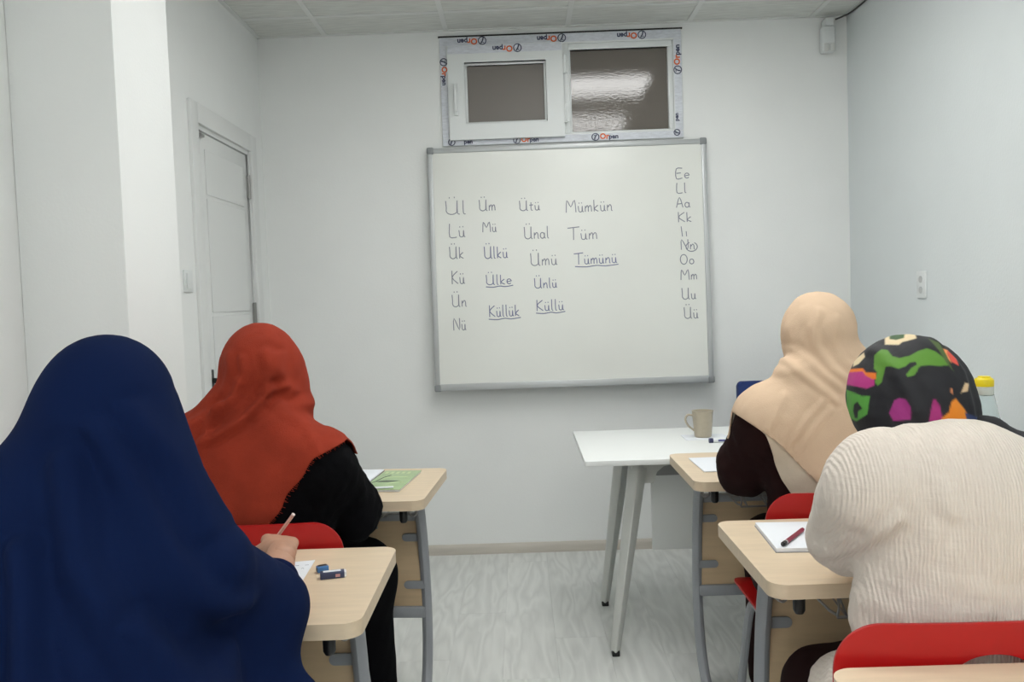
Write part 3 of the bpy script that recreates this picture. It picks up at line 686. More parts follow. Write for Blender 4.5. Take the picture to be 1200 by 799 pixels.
# ------------------------------------------------------------------ people
def hand_mesh(wrist, fwd, back, thumb, curl=(.5, .7, .5), size=1.0, spread=.06, thumb_in=.3):
    """back = normal of the back of the hand, thumb = direction (across) of the thumb side"""
    w_ = Vector(wrist); y = Vector(fwd).normalized(); z = Vector(back); z = (z - y * z.dot(y)).normalized(); x = -Vector(thumb); x = (x - y * x.dot(y) - z * x.dot(z)).normalized()
    L = lambda a, b, c: tuple(w_ + (x * a + y * b + z * c) * size)
    F = Field(np.array(w_) - .14, np.array(w_) + .14 + np.array(y) * .04, .0028)
    F.cap(L(0, -.05, 0), L(0, .0, 0), .024 * size, .023 * size, k=.01)
    for i, bx in enumerate((-.026, -.009, .009, .025)):
        F.cap(L(bx * .5, .0, 0), L(bx, .078 - abs(i - 1) * .003, .002), .0145 * size, .0115 * size, k=.012)
    F.cap(L(-.014, .012, -.006), L(-.03, .04, -.012), .017 * size, .014 * size, k=.012)
    for i, (bx, ln) in enumerate(((-.027, .072), (-.009, .08), (.009, .074), (.026, .058))):
        p = Vector((bx, .08 - abs(i - 1) * .004, .001)); ang = 0; r = .0092 - .0008 * (i == 3)
        for seg, (fr, cu) in enumerate(zip((.44, .32, .26), curl)):
            ang += cu + .05 * i; d = Vector(((bx) * spread * 20 * .1, math.cos(ang), -math.sin(ang))); q = p + d * ln * fr
            F.cap(L(*p), L(*q), r * size, (r - .0008) * size, k=.003 if seg else .006); p = q; r -= .0007
    p = Vector((-.03, .038, -.012)); q = p + Vector((-.022, .026, -.012)); q2 = q + Vector((.004 + thumb_in * .03, .03, -.012)); 
    F.cap(L(*p), L(*q), .0125 * size, .011 * size, k=.01); F.cap(L(*q), L(*q2), .0108 * size, .009 * size, k=.004)
    return F.mesh(smooth=1)
def head_mesh(c, yaw=0, pitch=0, size=1.0):
    R = Matrix.Rotation(yaw, 3, 'Z') @ Matrix.Rotation(-pitch, 3, 'X'); c = Vector(c)
    L = lambda a, b, d: tuple(c + R @ Vector((a, b, d)) * size)
    F = Field(np.array(c) - .18, np.array(c) + .18, .0045); R4 = R.to_4x4()
    E = lambda p, r, k=.02, op='u': F.ell(L(*p), [v * size for v in r], k, op, rot=R4)
    E((0, -.018, .03), (.074, .092, .086)); E((0, .03, -.03), (.06, .062, .078), .03)
    F.cap(L(-.03, .045, -.085), L(.03, .045, -.085), .022, k=.03); F.cap(L(0, .072, -.094), L(0, .07, -.09), .018, k=.02)
    for sx in (-1, 1):
        E((sx * .036, .062, -.03), (.024, .022, .022), .02); E((sx * .031, .098, .006), (.017, .014, .011), .012, 'd')
        F.cap(L(sx * .014, .09, .026), L(sx * .045, .078, .026), .007, k=.012); E((sx * .074, -.01, -.01), (.01, .02, .03), .006)
    F.cap(L(0, .088, .01), L(0, .108, -.028), .007, .011, k=.01)
    for sx in (-1, 1): F.cap(L(sx * .009, .098, -.031), L(sx * .01, .096, -.031), .008, k=.008)
    F.cap(L(-.018, .083, -.057), L(.018, .083, -.057), .008, k=.006); F.cap(L(-.013, .083, -.067), L(.013, .083, -.067), .009, k=.004)
    F.cap(L(0, -.03, -.05), tuple(Vector(L(0, -.03, -.05)) + Vector((0, -.03, -.12))), .052, .055, k=.03)
    V, Fc = F.mesh(smooth=1); return V, Fc, L
TORSO = lambda p: None
def add_torso(F, p, off=0, arm=0, k=.05, legs=False, chest=(.165, .11, .17), waist=(.15, .115, .15), hipr=(.175, .13, .12)):
    sh, el, wr, hip, nk = p['sh'], p['el'], p['wr'], p['hip'], p['neck']
    mid = tuple((np.array(sh[0]) + np.array(sh[1])) / 2)
    cc = tuple(np.array(mid) * .7 + np.array(hip) * .3); wc = tuple(np.array(mid) * .3 + np.array(hip) * .7)
    F.ell(cc, chest, k, off=off); F.ell(wc, waist, k, off=off); F.ell(hip, hipr, k, off=off)
    F.cap(sh[0], sh[1], .062, k=k, off=off); F.cap(mid, nk, .06, .05, k=k, off=off)
    for i in (0, 1):
        F.cap(sh[i], el[i], .054, .042, k=k * .7, off=off + arm); F.cap(el[i], wr[i], .041, .027, k=k * .4, off=off + arm)
def make_body(p, root, yaw=0, pitch=.3, hands=None, slim=((.15, .10, .16), (.135, .105, .14), (.165, .12, .11))):
    lo = np.min([*p['sh'], *p['el'], *p['wr'], p['hip'], *p['an'], *p['kn']], axis=0) - .2; hi = np.max([*p['sh'], *p['el'], *p['wr'], p['head'], *p['kn']], axis=0) + .15
    F = Field(lo, hi, .0105); add_torso(F, p, k=.03, chest=slim[0], waist=slim[1], hipr=slim[2])
    F.cap(p['neck'], tuple(np.array(p['head']) + (0, -.03, -.06)), .05, .048, k=.03)
    for i in (0, 1):
        h = np.array(p['hip']) + ((-1, 1)[i] * .085, .02, -.01)
        F.cap(h, p['kn'][i], .082, .055, k=.04); F.cap(p['kn'][i], p['an'][i], .052, .034, k=.03); a = np.array(p['an'][i])
        F.cap(a, a + (0, .12, -.045), .034, .026, k=.02)
    parts = [F.mesh(smooth=1)]; V, Fc, L = head_mesh(p['head'], yaw, pitch); parts.append((V, Fc))
    for i in (0, 1):
        d = Vector(p['wr'][i]) - Vector(p['el'][i]); d.z *= .3; h = (hands or {}).get(i, {})
        parts.append(hand_mesh(p['wr'][i], h.get('fwd', d), h.get('back', (0, 0, 1)), h.get('thumb', ((1, 0, 0), (-1, 0, 0))[i]), h.get('curl', (.35, .5, .35)), thumb_in=h.get('ti', .3)))
    n = 0; VV = []; FF_ = []
    for V, Fc in parts: VV.append(V); FF_.append(Fc + n); n += len(V)
    obj_from('body', np.concatenate(VV), np.concatenate(FF_), skin, root)
    ey = MB(); ir = MB(); br = MB()
    for sx in (-1, 1):
        for mb_, r, yy in ((ey, .0125, .078), (ir, .0065, .0855)):
            g = bmesh.ops.create_icosphere(mb_.bm, subdivisions=2, radius=r); bmesh.ops.translate(mb_.bm, vec=L(sx * .031, yy, .004), verts=g['verts'])
        br.tube([L(sx * .015, .097, .029), L(sx * .03, .095, .032), L(sx * .048, .081, .026)], .0028, 6)
    for f in ey.bm.faces: f.smooth = True
    ey.build('eyes', eyem, root); ir.build('iris', irism, root); br.build('eyebrows', hairm, root)
    MB().tube([L(-.019, .088, -.061), L(0, .093, -.06), L(.019, .088, -.061)], .005, 8).build('lips', lipm, root)
    return L
def garment(name, F, m, root, disp, pred=None, solid=.004, smooth=2, attr=None):
    V, Fc = F.mesh(smooth=smooth); N = vnormals(V, Fc); V = V + N * disp(V, N)[:, None]
    cut = None
    if pred is not None:
        s = pred(V); V, Fc, cut, mp = clip_mesh(V, Fc.tolist(), s.tolist())
    o = obj_from(name, V, Fc, m, root, solid=solid if pred is not None else 0, attr=attr(V) if attr else None)
    return o, V
def fold2(P, pts, width, amp, yc):
    Q = P.copy(); Q[:, 1] = 0; r = ridge(Q, [(x, 0, z) for x, z in pts], width, amp); return r * np.clip((yc - P[:, 1]) / .04, 0, 1)
def poly_sd(x, z, poly):
    """signed distance-ish (positive inside) for points to a polygon"""
    P = np.array(poly); n = len(P); d = np.full(len(x), 9.0); ins = np.zeros(len(x), bool)
    for i in range(n):
        a, b = P[i], P[(i + 1) % n]; e = b - a; t = np.clip(((x - a[0]) * e[0] + (z - a[1]) * e[1]) / (e @ e + 1e-12), 0, 1)
        d = np.minimum(d, np.hypot(x - a[0] - t * e[0], z - a[1] - t * e[1]))
        c = ((a[1] > z) != (b[1] > z)) & (x < (b[0] - a[0]) * (z - a[1]) / (b[1] - a[1] + 1e-12) + a[0]); ins ^= c
    return np.where(ins, d, -d)
def skirt(F, p, r=.09, k=.08, r0=.1):
    h = np.array(p['hip'])
    F.ell(h, (.19, .15, .13), k)
    for i in (0, 1):
        hh = h + ((-1, 1)[i] * .09, .03, -.01); kn = np.array(p['kn'][i]); an = np.array(p['an'][i])
        F.cap(hh, kn, r0, r, k); F.cap(kn, an + (0, 0, 0), r, r * .95, k)
    kn = (np.array(p['kn'][0]) + p['kn'][1]) / 2; an = (np.array(p['an'][0]) + p['an'][1]) / 2
    F.cap(h, kn, .1, .08, k); F.cap(kn, an, .08, .07, k)
def shoes(p, root):
    for i in (0, 1):
        a = np.array(p['an'][i]); F = Field(a + (-.07, -.09, -.12), a + (.07, .21, .06), .006)
        F.cap(a + (0, -.03, -.055), a + (0, .12, -.065), .036, .03, .02); F.cap(a + (0, 0, -.01), a + (0, 0, -.05), .036, .036, .02)
        V, Fc = F.mesh(); V[:, 2] = np.maximum(V[:, 2], 0.003); obj_from('shoe', V, Fc, blackm, root)

# --- person in navy (front left of picture)
P1 = dict(head=(-.582, 1.19, 1.125), neck=(-.60, 1.14, 1.0), sh=[(-.75, 1.18, .90), (-.505, 1.20, .905)], el=[(-.87, 1.36, .825), (-.435, 1.385, .785)],
          wr=[(-.80, 1.62, .785), (-.478, 1.625, .818)], hip=(-.655, 1.17, .54), kn=[(-.76, 1.58, .53), (-.55, 1.58, .53)], an=[(-.76, 1.60, .1), (-.55, 1.60, .1)])
r1 = empty('person', (-.655, 1.17, 0), label='person wrapped in a navy blue cloak and hood, writing with a pencil at the left', cat='person', group='seated students')
def world_parent(o, root): o.parent = root; o.matrix_parent_inverse = Matrix.Translation(root.location).inverted()
class Grp:                      # collects meshes made in world space, then parents them
    def __enter__(s): s.before = set(bpy.data.objects); return s
    def __exit__(s, *a): pass
def finish(root):
    for o in bpy.data.objects:
        if o.parent is root: 
            me = o.data; me.transform(Matrix.Translation(-root.location)) if not me.get('shifted') else None; me['shifted'] = 1
make_body(P1, r1, yaw=.05, pitch=.45, hands={1: dict(curl=(1.1, 1.3, .8), back=(.35, -.5, .8), fwd=(-.32, 1, -.02), ti=.6)})
F = Field((-1.17, .86, .38), (-.26, 1.80, 1.32), .0085)
F.ell((-.580, 1.18, 1.163), (.086, .105, .098), .03); F.ell((-.582, 1.19, 1.10), (.092, .108, .11), .03)
F.cap((-.600, 1.17, 1.12), (-.77, 1.14, .90), .082, .09, .04); F.cap((-.562, 1.17, 1.10), (-.478, 1.20, .925), .074, .072, .04)
F.ell((-.63, 1.13, .86), (.18, .135, .24), .06); F.ell((-.645, 1.10, .62), (.23, .17, .3), .07)
F.cap((-.478, 1.20, .92), (-.445, 1.36, .825), .072, .060, .035); F.cap((-.430, 1.40, .795), (-.470, 1.48, .775), .056, .034, .03)
F.cap((-.445, 1.35, .78), (-.43, 1.30, .40), .062, .075, .06); F.cap((-.362, 1.33, .66), (-.358, 1.32, .5), .025, .03, .06)
F.cap((-.77, 1.14, .90), (-.87, 1.35, .84), .09, .07, .06); F.cap((-.87, 1.35, .84), (-.80, 1.58, .80), .065, .045, .035)
F.cap((-.87, 1.30, .80), (-.89, 1.26, .40), .09, .11, .08); F.cap((-.65, 1.25, .7), (-.65, 1.3, .4), .2, .2, .1)
def disp(P, N):
    d = (.003 * nz(P, 3.2, 1, (1, 1, .45)) + .0015 * nz(P, 9, 2, (1, 1, .3))) * np.clip((1.12 - P[:, 2]) * 5, .1, 1)
    for pts, w_, a in (([(-.515, 1.16), (-.475, 1.08), (-.44, .99)], .012, .004), ([(-.545, 1.14), (-.50, 1.04), (-.45, .93), (-.41, .86)], .014, .005),
                       ([(-.585, 1.1), (-.555, .98), (-.50, .88), (-.45, .78), (-.40, .64)], .018, .008), ([(-.62, 1.0), (-.60, .86), (-.55, .74), (-.48, .60), (-.44, .5)], .018, .009),
                       ([(-.49, .9), (-.44, .8), (-.40, .70)], .012, .006), ([(-.7, 1.02), (-.76, .9), (-.82, .7)], .02, .005), ([(-.66, .95), (-.68, .7), (-.7, .5)], .02, .005)):
        d += fold2(P, pts, w_, a * 1.9, 1.25)
    return d
def pred(P):
    face = np.hypot((P[:, 0] + .582) / .058, (P[:, 2] - 1.10) / .085) - 1
    return np.minimum(P[:, 2] - .41, np.where(P[:, 1] > 1.23, face * .05, .1))
garment('hooded_cloak', F, navy, r1, disp, pred, solid=.003)
F = Field((-1.0, 1.0, .42), (-.36, 1.75, 1.08), .009); add_torso(F, P1, off=.006, arm=.004, k=.03, chest=(.14, .09, .15), waist=(.12, .09, .13))
garment('undershirt', F, navyd, r1, lambda P, N: .002 * nz(P, 12, 3), lambda P: 1.52 - P[:, 1] + np.where(P[:, 0] > -.6, -.02, .07))
F = Field((-1.05, .9, .05), (-.3, 1.85, .8), .012); skirt(F, P1)
garment('skirt', F, navyd, r1, lambda P, N: .006 * nz(P, 5, 3, (1, 1, .3)), lambda P: P[:, 2] - .09); shoes(P1, r1)

# --- person with the rust scarf
P2 = dict(head=(-.645, 2.13, 1.108), neck=(-.645, 2.07, 1.0), sh=[(-.80, 2.07, .93), (-.51, 2.07, .895)], el=[(-.86, 2.24, .76), (-.462, 2.25, .755)],
          wr=[(-.76, 2.46, .785), (-.55, 2.46, .785)], hip=(-.645, 2.10, .54), kn=[(-.74, 2.46, .52), (-.495, 2.42, .51)], an=[(-.74, 2.5, .1), (-.485, 2.44, .1)])
r2 = empty('person', (-.645, 2.1, 0), label='person in black top and rust-red headscarf with fringed corner, seated at the left', cat='person', group='seated students')
make_body(P2, r2, pitch=.3)
F = Field((-1.0, 1.88, .40), (-.30, 2.55, 1.10), .008); add_torso(F, P2, off=.014, arm=.012, k=.05)
F.cap((-.495, 2.09, .90), (-.46, 2.23, .745), .06, .06, .03); F.ell((-.448, 2.2, .73), (.042, .07, .06), .03)
garment('black_top', F, blackf, r2, lambda P, N: .0045 * nz(P, 9, 4, (1, 1, .6)) + .003 * nz(P, 20, 5, (1, 1, 1.5)), lambda P: P[:, 2] - .46)
F = Field((-1.0, 1.9, .05), (-.28, 2.65, .78), .012); skirt(F, P2)
garment('skirt', F, blackf, r2, lambda P, N: .008 * nz(P, 6, 6, (1, 1, .25)), lambda P: P[:, 2] - .07); shoes(P2, r2)
F = Field((-.98, 1.86, .68), (-.32, 2.32, 1.30), .0062)
F.ell((-.650, 2.115, 1.14), (.092, .118, .112), .02); F.cap((-.667, 2.12, 1.13), (-.68, 2.10, 1.05), .085, .085, .03); F.cap((-.625, 2.13, 1.13), (-.610, 2.115, 1.035), .080, .084, .02)
F.cap((-.60, 2.06, .99), (-.505, 2.06, .922), .07, .05, .025); F.cap((-.69, 2.07, 1.02), (-.80, 2.07, .955), .08, .068, .03)
F.cap((-.73, 2.06, 1.06), (-.80, 2.06, .985), .042, .042, .03)
add_torso(F, P2, off=.026, arm=.012, k=.05)
def disp(P, N):
    d = .0025 * nz(P, 5, 7) + .0015 * nz(P, 14, 8)
    A = lambda pts, w_, a: fold2(P, pts, w_, a, 2.16)
    for pts, w_, a in L1F: d += A(pts, w_, a * .9)
    return d
L1F = [([(-0.608, 1.18), (-0.598, 1.141), (-0.616, 1.082), (-0.634, 1.044)], 0.012, 0.009), ([(-0.583, 1.096), (-0.606, 1.094), (-0.621, 1.069), (-0.668, 1.022), (-0.722, 0.994), (-0.762, 0.979)], 0.011, 0.013), ([(-0.673, 1.117), (-0.695, 1.072), (-0.733, 1.047), (-0.793, 1.019)], 0.013, 0.01), ([(-0.719, 1.06), (-0.747, 1.015), (-0.76, 0.962)], 0.01, 0.008), ([(-0.585, 1.173), (-0.581, 1.12), (-0.56, 1.084)], 0.01, 0.008), ([(-0.7, 1.177), (-0.695, 1.144), (-0.71, 1.099)], 0.012, 0.005), ([(-0.542, 1.054), (-0.491, 1.026), (-0.434, 0.984)], 0.012, 0.005), ([(-0.594, 1.062), (-0.525, 1.007), (-0.482, 0.946)], 0.01, 0.003), ([(-0.661, 1.169), (-0.657, 1.123), (-0.678, 1.078), (-0.726, 1.053)], 0.01, 0.006)]
HEM = [(-.36, 1.06), (-.415, .985), (-.437, .962), (-.492, .934), (-.534, .881), (-.568, .833), (-.597, .785), (-.618, .757), (-.70, .787), (-.80, .835), (-1.1, .95), (-1.1, 1.5), (-.3, 1.5)]
def pred(P):
    Q = poly_sd(P[:, 0] + .004 * np.sin(P[:, 2] * 90), P[:, 2], [(x * 1.0 - (-.62) * 0, z) for x, z in HEM])
    front = P[:, 2] - .90 + .02 * np.sin(P[:, 0] * 20)
    t = np.clip((P[:, 1] - 2.08) / .03, 0, 1); s = Q * (1 - t) + front * t
    face = np.hypot((P[:, 0] + .645) / .06, (P[:, 2] - 1.09) / .085) - 1
    return np.where(P[:, 1] > 2.17, np.minimum(s, face * .05), s)
o, V = garment('headscarf', F, rust, r2, disp, pred, solid=.003)
# frayed threads along the hem
def fringe(V, hem, ymax, m, root, step=.004, ln=.007, inner=(0, 0)):
    mb = MB(); Vb = V[V[:, 1] < ymax]
    for (a, b) in zip(hem[:-1], hem[1:]):
        a = np.array(a); b = np.array(b); L_ = np.linalg.norm(b - a)
        for k in range(int(L_ / step)):
            q = a + (b - a) * (k + random.random()) * step / L_; dd = np.hypot(Vb[:, 0] - q[0], Vb[:, 2] - q[1]); i = dd.argmin()
            if dd[i] > .02: continue
            p = Vb[i]; n = np.array([(b - a)[1], -(b - a)[0]]); n /= np.linalg.norm(n) + 1e-9
            if n[1] > 0: n = -n
            e = p + np.array([n[0] * ln * random.uniform(.5, 1.1) + random.uniform(-.003, .003), random.uniform(-.002, .004), n[1] * ln * random.uniform(.5, 1.1)])
            mb.tube([p, (p + e) / 2 + (0, -.001, 0), e], .0005, 4, caps=False)
    o = mb.build('fringe', m, root); tag(o, kind='stuff')
fringe(V, HEM[2:10], 2.09, rust, r2)

# --- person with the beige scarf
P3 = dict(head=(.772, 2.26, 1.142), neck=(.78, 2.2, 1.03), sh=[(.635, 2.2, .95), (.95, 2.2, .95)], el=[(.60, 2.33, .80), (1.02, 2.35, .80)],
          wr=[(.70, 2.56, .785), (.93, 2.56, .785)], hip=(.80, 2.26, .54), kn=[(.745, 2.60, .51), (.90, 2.60, .52)], an=[(.74, 2.60, .1), (.90, 2.60, .1)])
r3 = empty('person', (.8, 2.24, 0), label='person in dark brown with a long beige headscarf, seated at the front right desk', cat='person', group='seated students')
make_body(P3, r3, yaw=.15, pitch=.3)
F = Field((.42, 2.04, .42), (1.18, 2.66, 1.12), .008); add_torso(F, P3, off=.010, arm=.014, k=.05)
F.cap((.615, 2.22, .93), (.592, 2.30, .83), .055, .058, .03); F.cap((.592, 2.31, .822), (.66, 2.44, .80), .060, .05, .04)
garment('brown_dress_top', F, brownf, r3, lambda P, N: .005 * nz(P, 7, 11, (1, 1, .6)) + .003 * nz(P, 15, 12), lambda P: P[:, 2] - .46)
F = Field((.45, 2.05, .05), (1.15, 2.80, .78), .012); skirt(F, P3, r=.075, k=.06)
garment('skirt', F, brownf, r3, lambda P, N: .006 * nz(P, 6, 13, (1, 1, .25)), lambda P: P[:, 2] - .07); shoes(P3, r3)
def r1scarf(name, off, hem, m, frontz, seed, yback):
    F = Field((.44, 2.0, .68), (1.16, 2.46, 1.33), .0062)
    F.ell((.780, 2.245, 1.168), (.089 + off * .3, .115, .110 + off * .2), .02); F.ell((.780, 2.25, 1.180), (.085, .105, .092), .02); F.ell((.782, 2.23, 1.09), (.090, .108, .10), .02)
    F.cap((.73, 2.2, 1.03), (.645, 2.2, .972), .076 + off * .5, .058 + off, .035); F.cap((.84, 2.2, 1.05), (.95, 2.2, .97), .085, .06 + off, .05)
    F.ell((.70, 2.19, 1.075), (.050, .06, .042), .02)
    add_torso(F, P3, off=.020 + off, arm=.008, k=.05)
    def disp(P, N):
        d = .003 * nz(P, 5, seed) + .0015 * nz(P, 14, seed + 1)
        for pts, w_, a in [([(0.757, 1.274), (0.714, 1.257), (0.674, 1.216)], 0.008, 0.005),
  ([(0.753, 1.231), (0.733, 1.192), (0.737, 1.149), (0.768, 1.091), (0.811, 1.053)], 0.01, 0.01),
  ([(0.673, 1.155), (0.648, 1.131), (0.64, 1.102)], 0.012, 0.006),
  ([(0.658, 1.13), (0.69, 1.086), (0.739, 1.041), (0.771, 1.012)], 0.01, 0.01),
  ([(0.698, 1.136), (0.74, 1.085), (0.789, 1.04)], 0.009, 0.007),
  ([(0.653, 1.023), (0.627, 0.988), (0.605, 0.945)], 0.01, 0.006),
  ([(0.746, 1.012), (0.702, 0.971), (0.654, 0.9)], 0.009, 0.007),
  ([(0.756, 0.99), (0.716, 0.941), (0.672, 0.885)], 0.009, 0.006),
  ([(0.676, 1.087), (0.625, 1.074), (0.575, 1.047)], 0.01, 0.004),
  ([(0.792, 1.212), (0.777, 1.162), (0.797, 1.111), (0.825, 1.089)], 0.01, 0.005)]: d += fold2(P, pts, w_ * .9, a * .38, 2.3)
        return d
    def pred(P):
        Q = poly_sd(P[:, 0], P[:, 2], hem); front = P[:, 2] - frontz
        t = np.clip((P[:, 1] - yback) / .03, 0, 1); s = Q * (1 - t) + front * t
        face = np.hypot((P[:, 0] - .79) / .06, (P[:, 2] - 1.12) / .085) - 1
        return np.where(P[:, 1] > 2.3, np.minimum(s, face * .05), s)
    return garment(name, F, m, r3, disp, pred, solid=.003)
H1 = [(.40, 1.0), (.53, .985), (.556, .965), (.60, .932), (.64, .90), (.68, .853), (.72, .81), (.752, .775), (.80, .755), (.90, .82), (1.2, .95), (1.2, 1.5), (.4, 1.5)]
r1scarf('headscarf', .006, H1, beige, .90, 21, 2.22)
H2 = [(.545, .985), (.60, .93), (.625, .87), (.645, .81), (.672, .765), (.69, .745), (.79, .735), (.90, .80), (1.2, .93), (1.2, 1.02), (.55, 1.02)]
o_, V_ = r1scarf('underscarf', -.001, H2, beige2, .93, 21, 2.22)

SHIRT_FOLDS = [([(0.516, 0.832), (0.543, 0.897), (0.569, 0.935)], 0.01, 0.005), ([(0.621, 0.92), (0.601, 0.882), (0.568, 0.83)], 0.012, 0.003), ([(0.628, 1.076), (0.621, 0.998), (0.634, 0.946)], 0.014, 0.004), ([(0.686, 1.048), (0.698, 0.944), (0.684, 0.813)], 0.016, 0.003), ([(0.503, 0.819), (0.517, 0.884)], 0.008, 0.004), ([(0.481, 1.061), (0.461, 1.004), (0.447, 0.939)], 0.012, 0.003)]
# --- person with the cream shirt and patterned scarf
P4 = dict(head=(.697, 1.56, 1.07), neck=(.70, 1.44, 1.01), sh=[(.585, 1.385, .955), (.82, 1.375, .91)], el=[(.585, 1.54, .835), (.90, 1.57, .81)],
          wr=[(.72, 1.74, .785), (.83, 1.76, .785)], hip=(.71, 1.42, .52), kn=[(.60, 1.74, .465), (.80, 1.74, .465)], an=[(.60, 1.72, .1), (.80, 1.72, .1)])
r4 = empty('person', (.7, 1.42, 0), label='person in cream crinkled shirt and colourful patterned headscarf, seated at the right', cat='person', group='seated students')
make_body(P4, r4, pitch=.75, slim=((.12, .085, .14), (.12, .09, .13), (.14, .11, .09)))
F = Field((.38, 1.2, .42), (1.12, 1.90, 1.14), .0075)
F.cap((.580, 1.375, .976), (.70, 1.37, .972), .085, .085, .05); F.cap((.70, 1.37, .972), (.83, 1.37, .915), .083, .08, .05); F.ell((.718, 1.375, .90), (.16, .12, .16), .04); F.ell((.722, 1.38, .755), (.197, .125, .2), .04)
F.ell((.715, 1.41, .57), (.225, .15, .125), .05)
for sx, a, b, c in ((-1, (.562, 1.385, .955), (.572, 1.51, .848), (.69, 1.70, .80)), (1, (.84, 1.39, .91), (.905, 1.56, .815), (.84, 1.72, .80))):
    F.cap(a, b, .082, .072, .018); F.cap(b, c, .066, .045, .02)
    F.cap((.61 if sx < 0 else .8, 1.45, .555), (.59 if sx < 0 else .81, 1.54, .535), .092, .085, .05)
def disp(P, N):
    low = np.clip((.93 - P[:, 2]) * 8, 0, 1)
    d = .003 * nz(P, 4.5, 31, (1, 1, .6)) + .0016 * nz(P, 16, 32, (1, 1, .7)) + .003 * low * nz(P, 9, 37, (.5, 1, 2.2)) + .0022 * low * nz(P, 17, 38, (.6, 1, 1.8))
    for pts, w_, a in SHIRT_FOLDS: d += fold2(P, pts, w_, a, 1.5)
    return d
garment('shirt', F, gauze, r4, disp, lambda P: P[:, 2] - .47)
F = Field((.42, 1.25, .05), (1.0, 1.98, .72), .012)
skirt(F, P4, r=.072, k=.05, r0=.08)
garment('skirt', F, brownf, r4, lambda P, N: .005 * nz(P, 6, 33, (1, 1, .25)), lambda P: P[:, 2] - .07); shoes(P4, r4)
F = Field((.56, 1.38, .98), (.84, 1.70, 1.23), .0027)
F.ell((.697, 1.545, 1.09), (.104, .118, .113), .02); F.ell((.70, 1.51, 1.05), (.100, .085, .065), .03)
PAT = {'green': [(0.617, 1.17), (0.63, 1.18), (0.641, 1.178), (0.65, 1.166), (0.662, 1.162), (0.68, 1.165), (0.695, 1.173), (0.71, 1.177), (0.724, 1.171), (0.742, 1.156), (0.748, 1.146), (0.73, 1.145), (0.712, 1.147), (0.697, 1.146), (0.688, 1.131), (0.676, 1.128), (0.674, 1.133), (0.682, 1.143), (0.692, 1.149), (0.69, 1.154), (0.68, 1.153), (0.673, 1.147), (0.661, 1.143), (0.647, 1.148), (0.638, 1.148), (0.635, 1.136), (0.631, 1.121), (0.624, 1.115), (0.619, 1.122), (0.623, 1.139), (0.617, 1.146)], 'cream': [(0.635, 1.202), (0.644, 1.211), (0.689, 1.209), (0.692, 1.197), (0.677, 1.193), (0.667, 1.191), (0.661, 1.186), (0.65, 1.187), (0.636, 1.189)], 'dkgreen': [(0.643, 1.209), (0.671, 1.208), (0.67, 1.199), (0.656, 1.196), (0.644, 1.199)], 'cream2': [(0.596, 1.178), (0.599, 1.169), (0.587, 1.157), (0.575, 1.153), (0.575, 1.165)], 'magenta': [(0.563, 1.143), (0.599, 1.145), (0.6, 1.14), (0.618, 1.134), (0.618, 1.116), (0.604, 1.111), (0.563, 1.12)], 'orange': [(0.563, 1.149), (0.596, 1.148), (0.602, 1.14), (0.621, 1.138), (0.621, 1.127), (0.615, 1.127), (0.602, 1.134), (0.596, 1.142), (0.563, 1.143)], 'green2': [(0.562, 1.111), (0.589, 1.101), (0.595, 1.098), (0.61, 1.098), (0.605, 1.066), (0.583, 1.053), (0.562, 1.06)], 'black': [(0.579, 1.084), (0.586, 1.088), (0.59, 1.083), (0.595, 1.076), (0.587, 1.071), (0.586, 1.059), (0.58, 1.059), (0.577, 1.072)], 'magenta2': [(0.644, 1.068), (0.653, 1.089), (0.662, 1.093), (0.673, 1.09), (0.681, 1.077), (0.681, 1.056), (0.651, 1.054)], 'magenta3': [(0.711, 1.052), (0.718, 1.088), (0.722, 1.089), (0.729, 1.079), (0.735, 1.051)], 'orange2': [(0.732, 1.057), (0.744, 1.066), (0.749, 1.084), (0.756, 1.089), (0.771, 1.07), (0.78, 1.053), (0.768, 1.038), (0.735, 1.039)], 'coral': [(0.745, 1.173), (0.76, 1.157), (0.763, 1.145), (0.751, 1.152), (0.744, 1.167)], 'orange3': [(0.738, 1.176), (0.745, 1.173), (0.744, 1.167), (0.75, 1.153), (0.751, 1.149), (0.742, 1.162)], 'olive': [(0.713, 1.196), (0.731, 1.187), (0.744, 1.162), (0.748, 1.147), (0.754, 1.135), (0.742, 1.15), (0.73, 1.173)], 'cream3': [(0.765, 1.098), (0.773, 1.115), (0.78, 1.113), (0.777, 1.101)], 'tan': [(0.748, 1.107), (0.751, 1.105), (0.751, 1.097), (0.748, 1.099)], 'blue': [(0.771, 1.065), (0.795, 1.055), (0.795, 1.04), (0.777, 1.041)]}
PCOL = dict(green=(88, 138, 44), cream=(222, 202, 164), dkgreen=(52, 84, 44), cream2=(222, 202, 164), magenta=(186, 52, 132), orange=(232, 120, 36), green2=(84, 156, 60), black=(20, 20, 26),
            magenta2=(150, 38, 118), magenta3=(160, 36, 112), orange2=(226, 134, 30), coral=(222, 84, 70), orange3=(236, 150, 90), olive=(76, 96, 48), cream3=(220, 190, 150), tan=(206, 130, 84), blue=(40, 56, 100))
def pattern(V):
    C = np.tile(np.array(lin((19, 19, 26))), (len(V), 1)); back = ((V[:, 0] - .697) * .42 + (V[:, 1] - 1.55) * .9) < .035
    for k, pl in PAT.items():
        t_ = (np.clip(poly_sd(V[:, 0] + (1.5 - V[:, 1]) * .46, V[:, 2] - (1.5 - V[:, 1]) * .125, pl) / .0022 + .5, 0, 1) * back)[:, None]; C = C * (1 - t_) + np.array(lin(PCOL[k])) * t_
    fr = ~back
    for sd, th, col in ((41, .45, (88, 138, 44)), (42, .6, (186, 52, 132)), (43, .62, (232, 120, 36)), (44, .66, (222, 202, 164))):
        m_ = fr & (nz(V, 9, sd) > th); C[m_] = lin(col)
    return C
def pred(P):
    face = np.hypot((P[:, 0] - .697) / .058, (P[:, 2] - 1.03) / .075) - 1
    return np.where(P[:, 1] > 1.6, face * .05, .05)
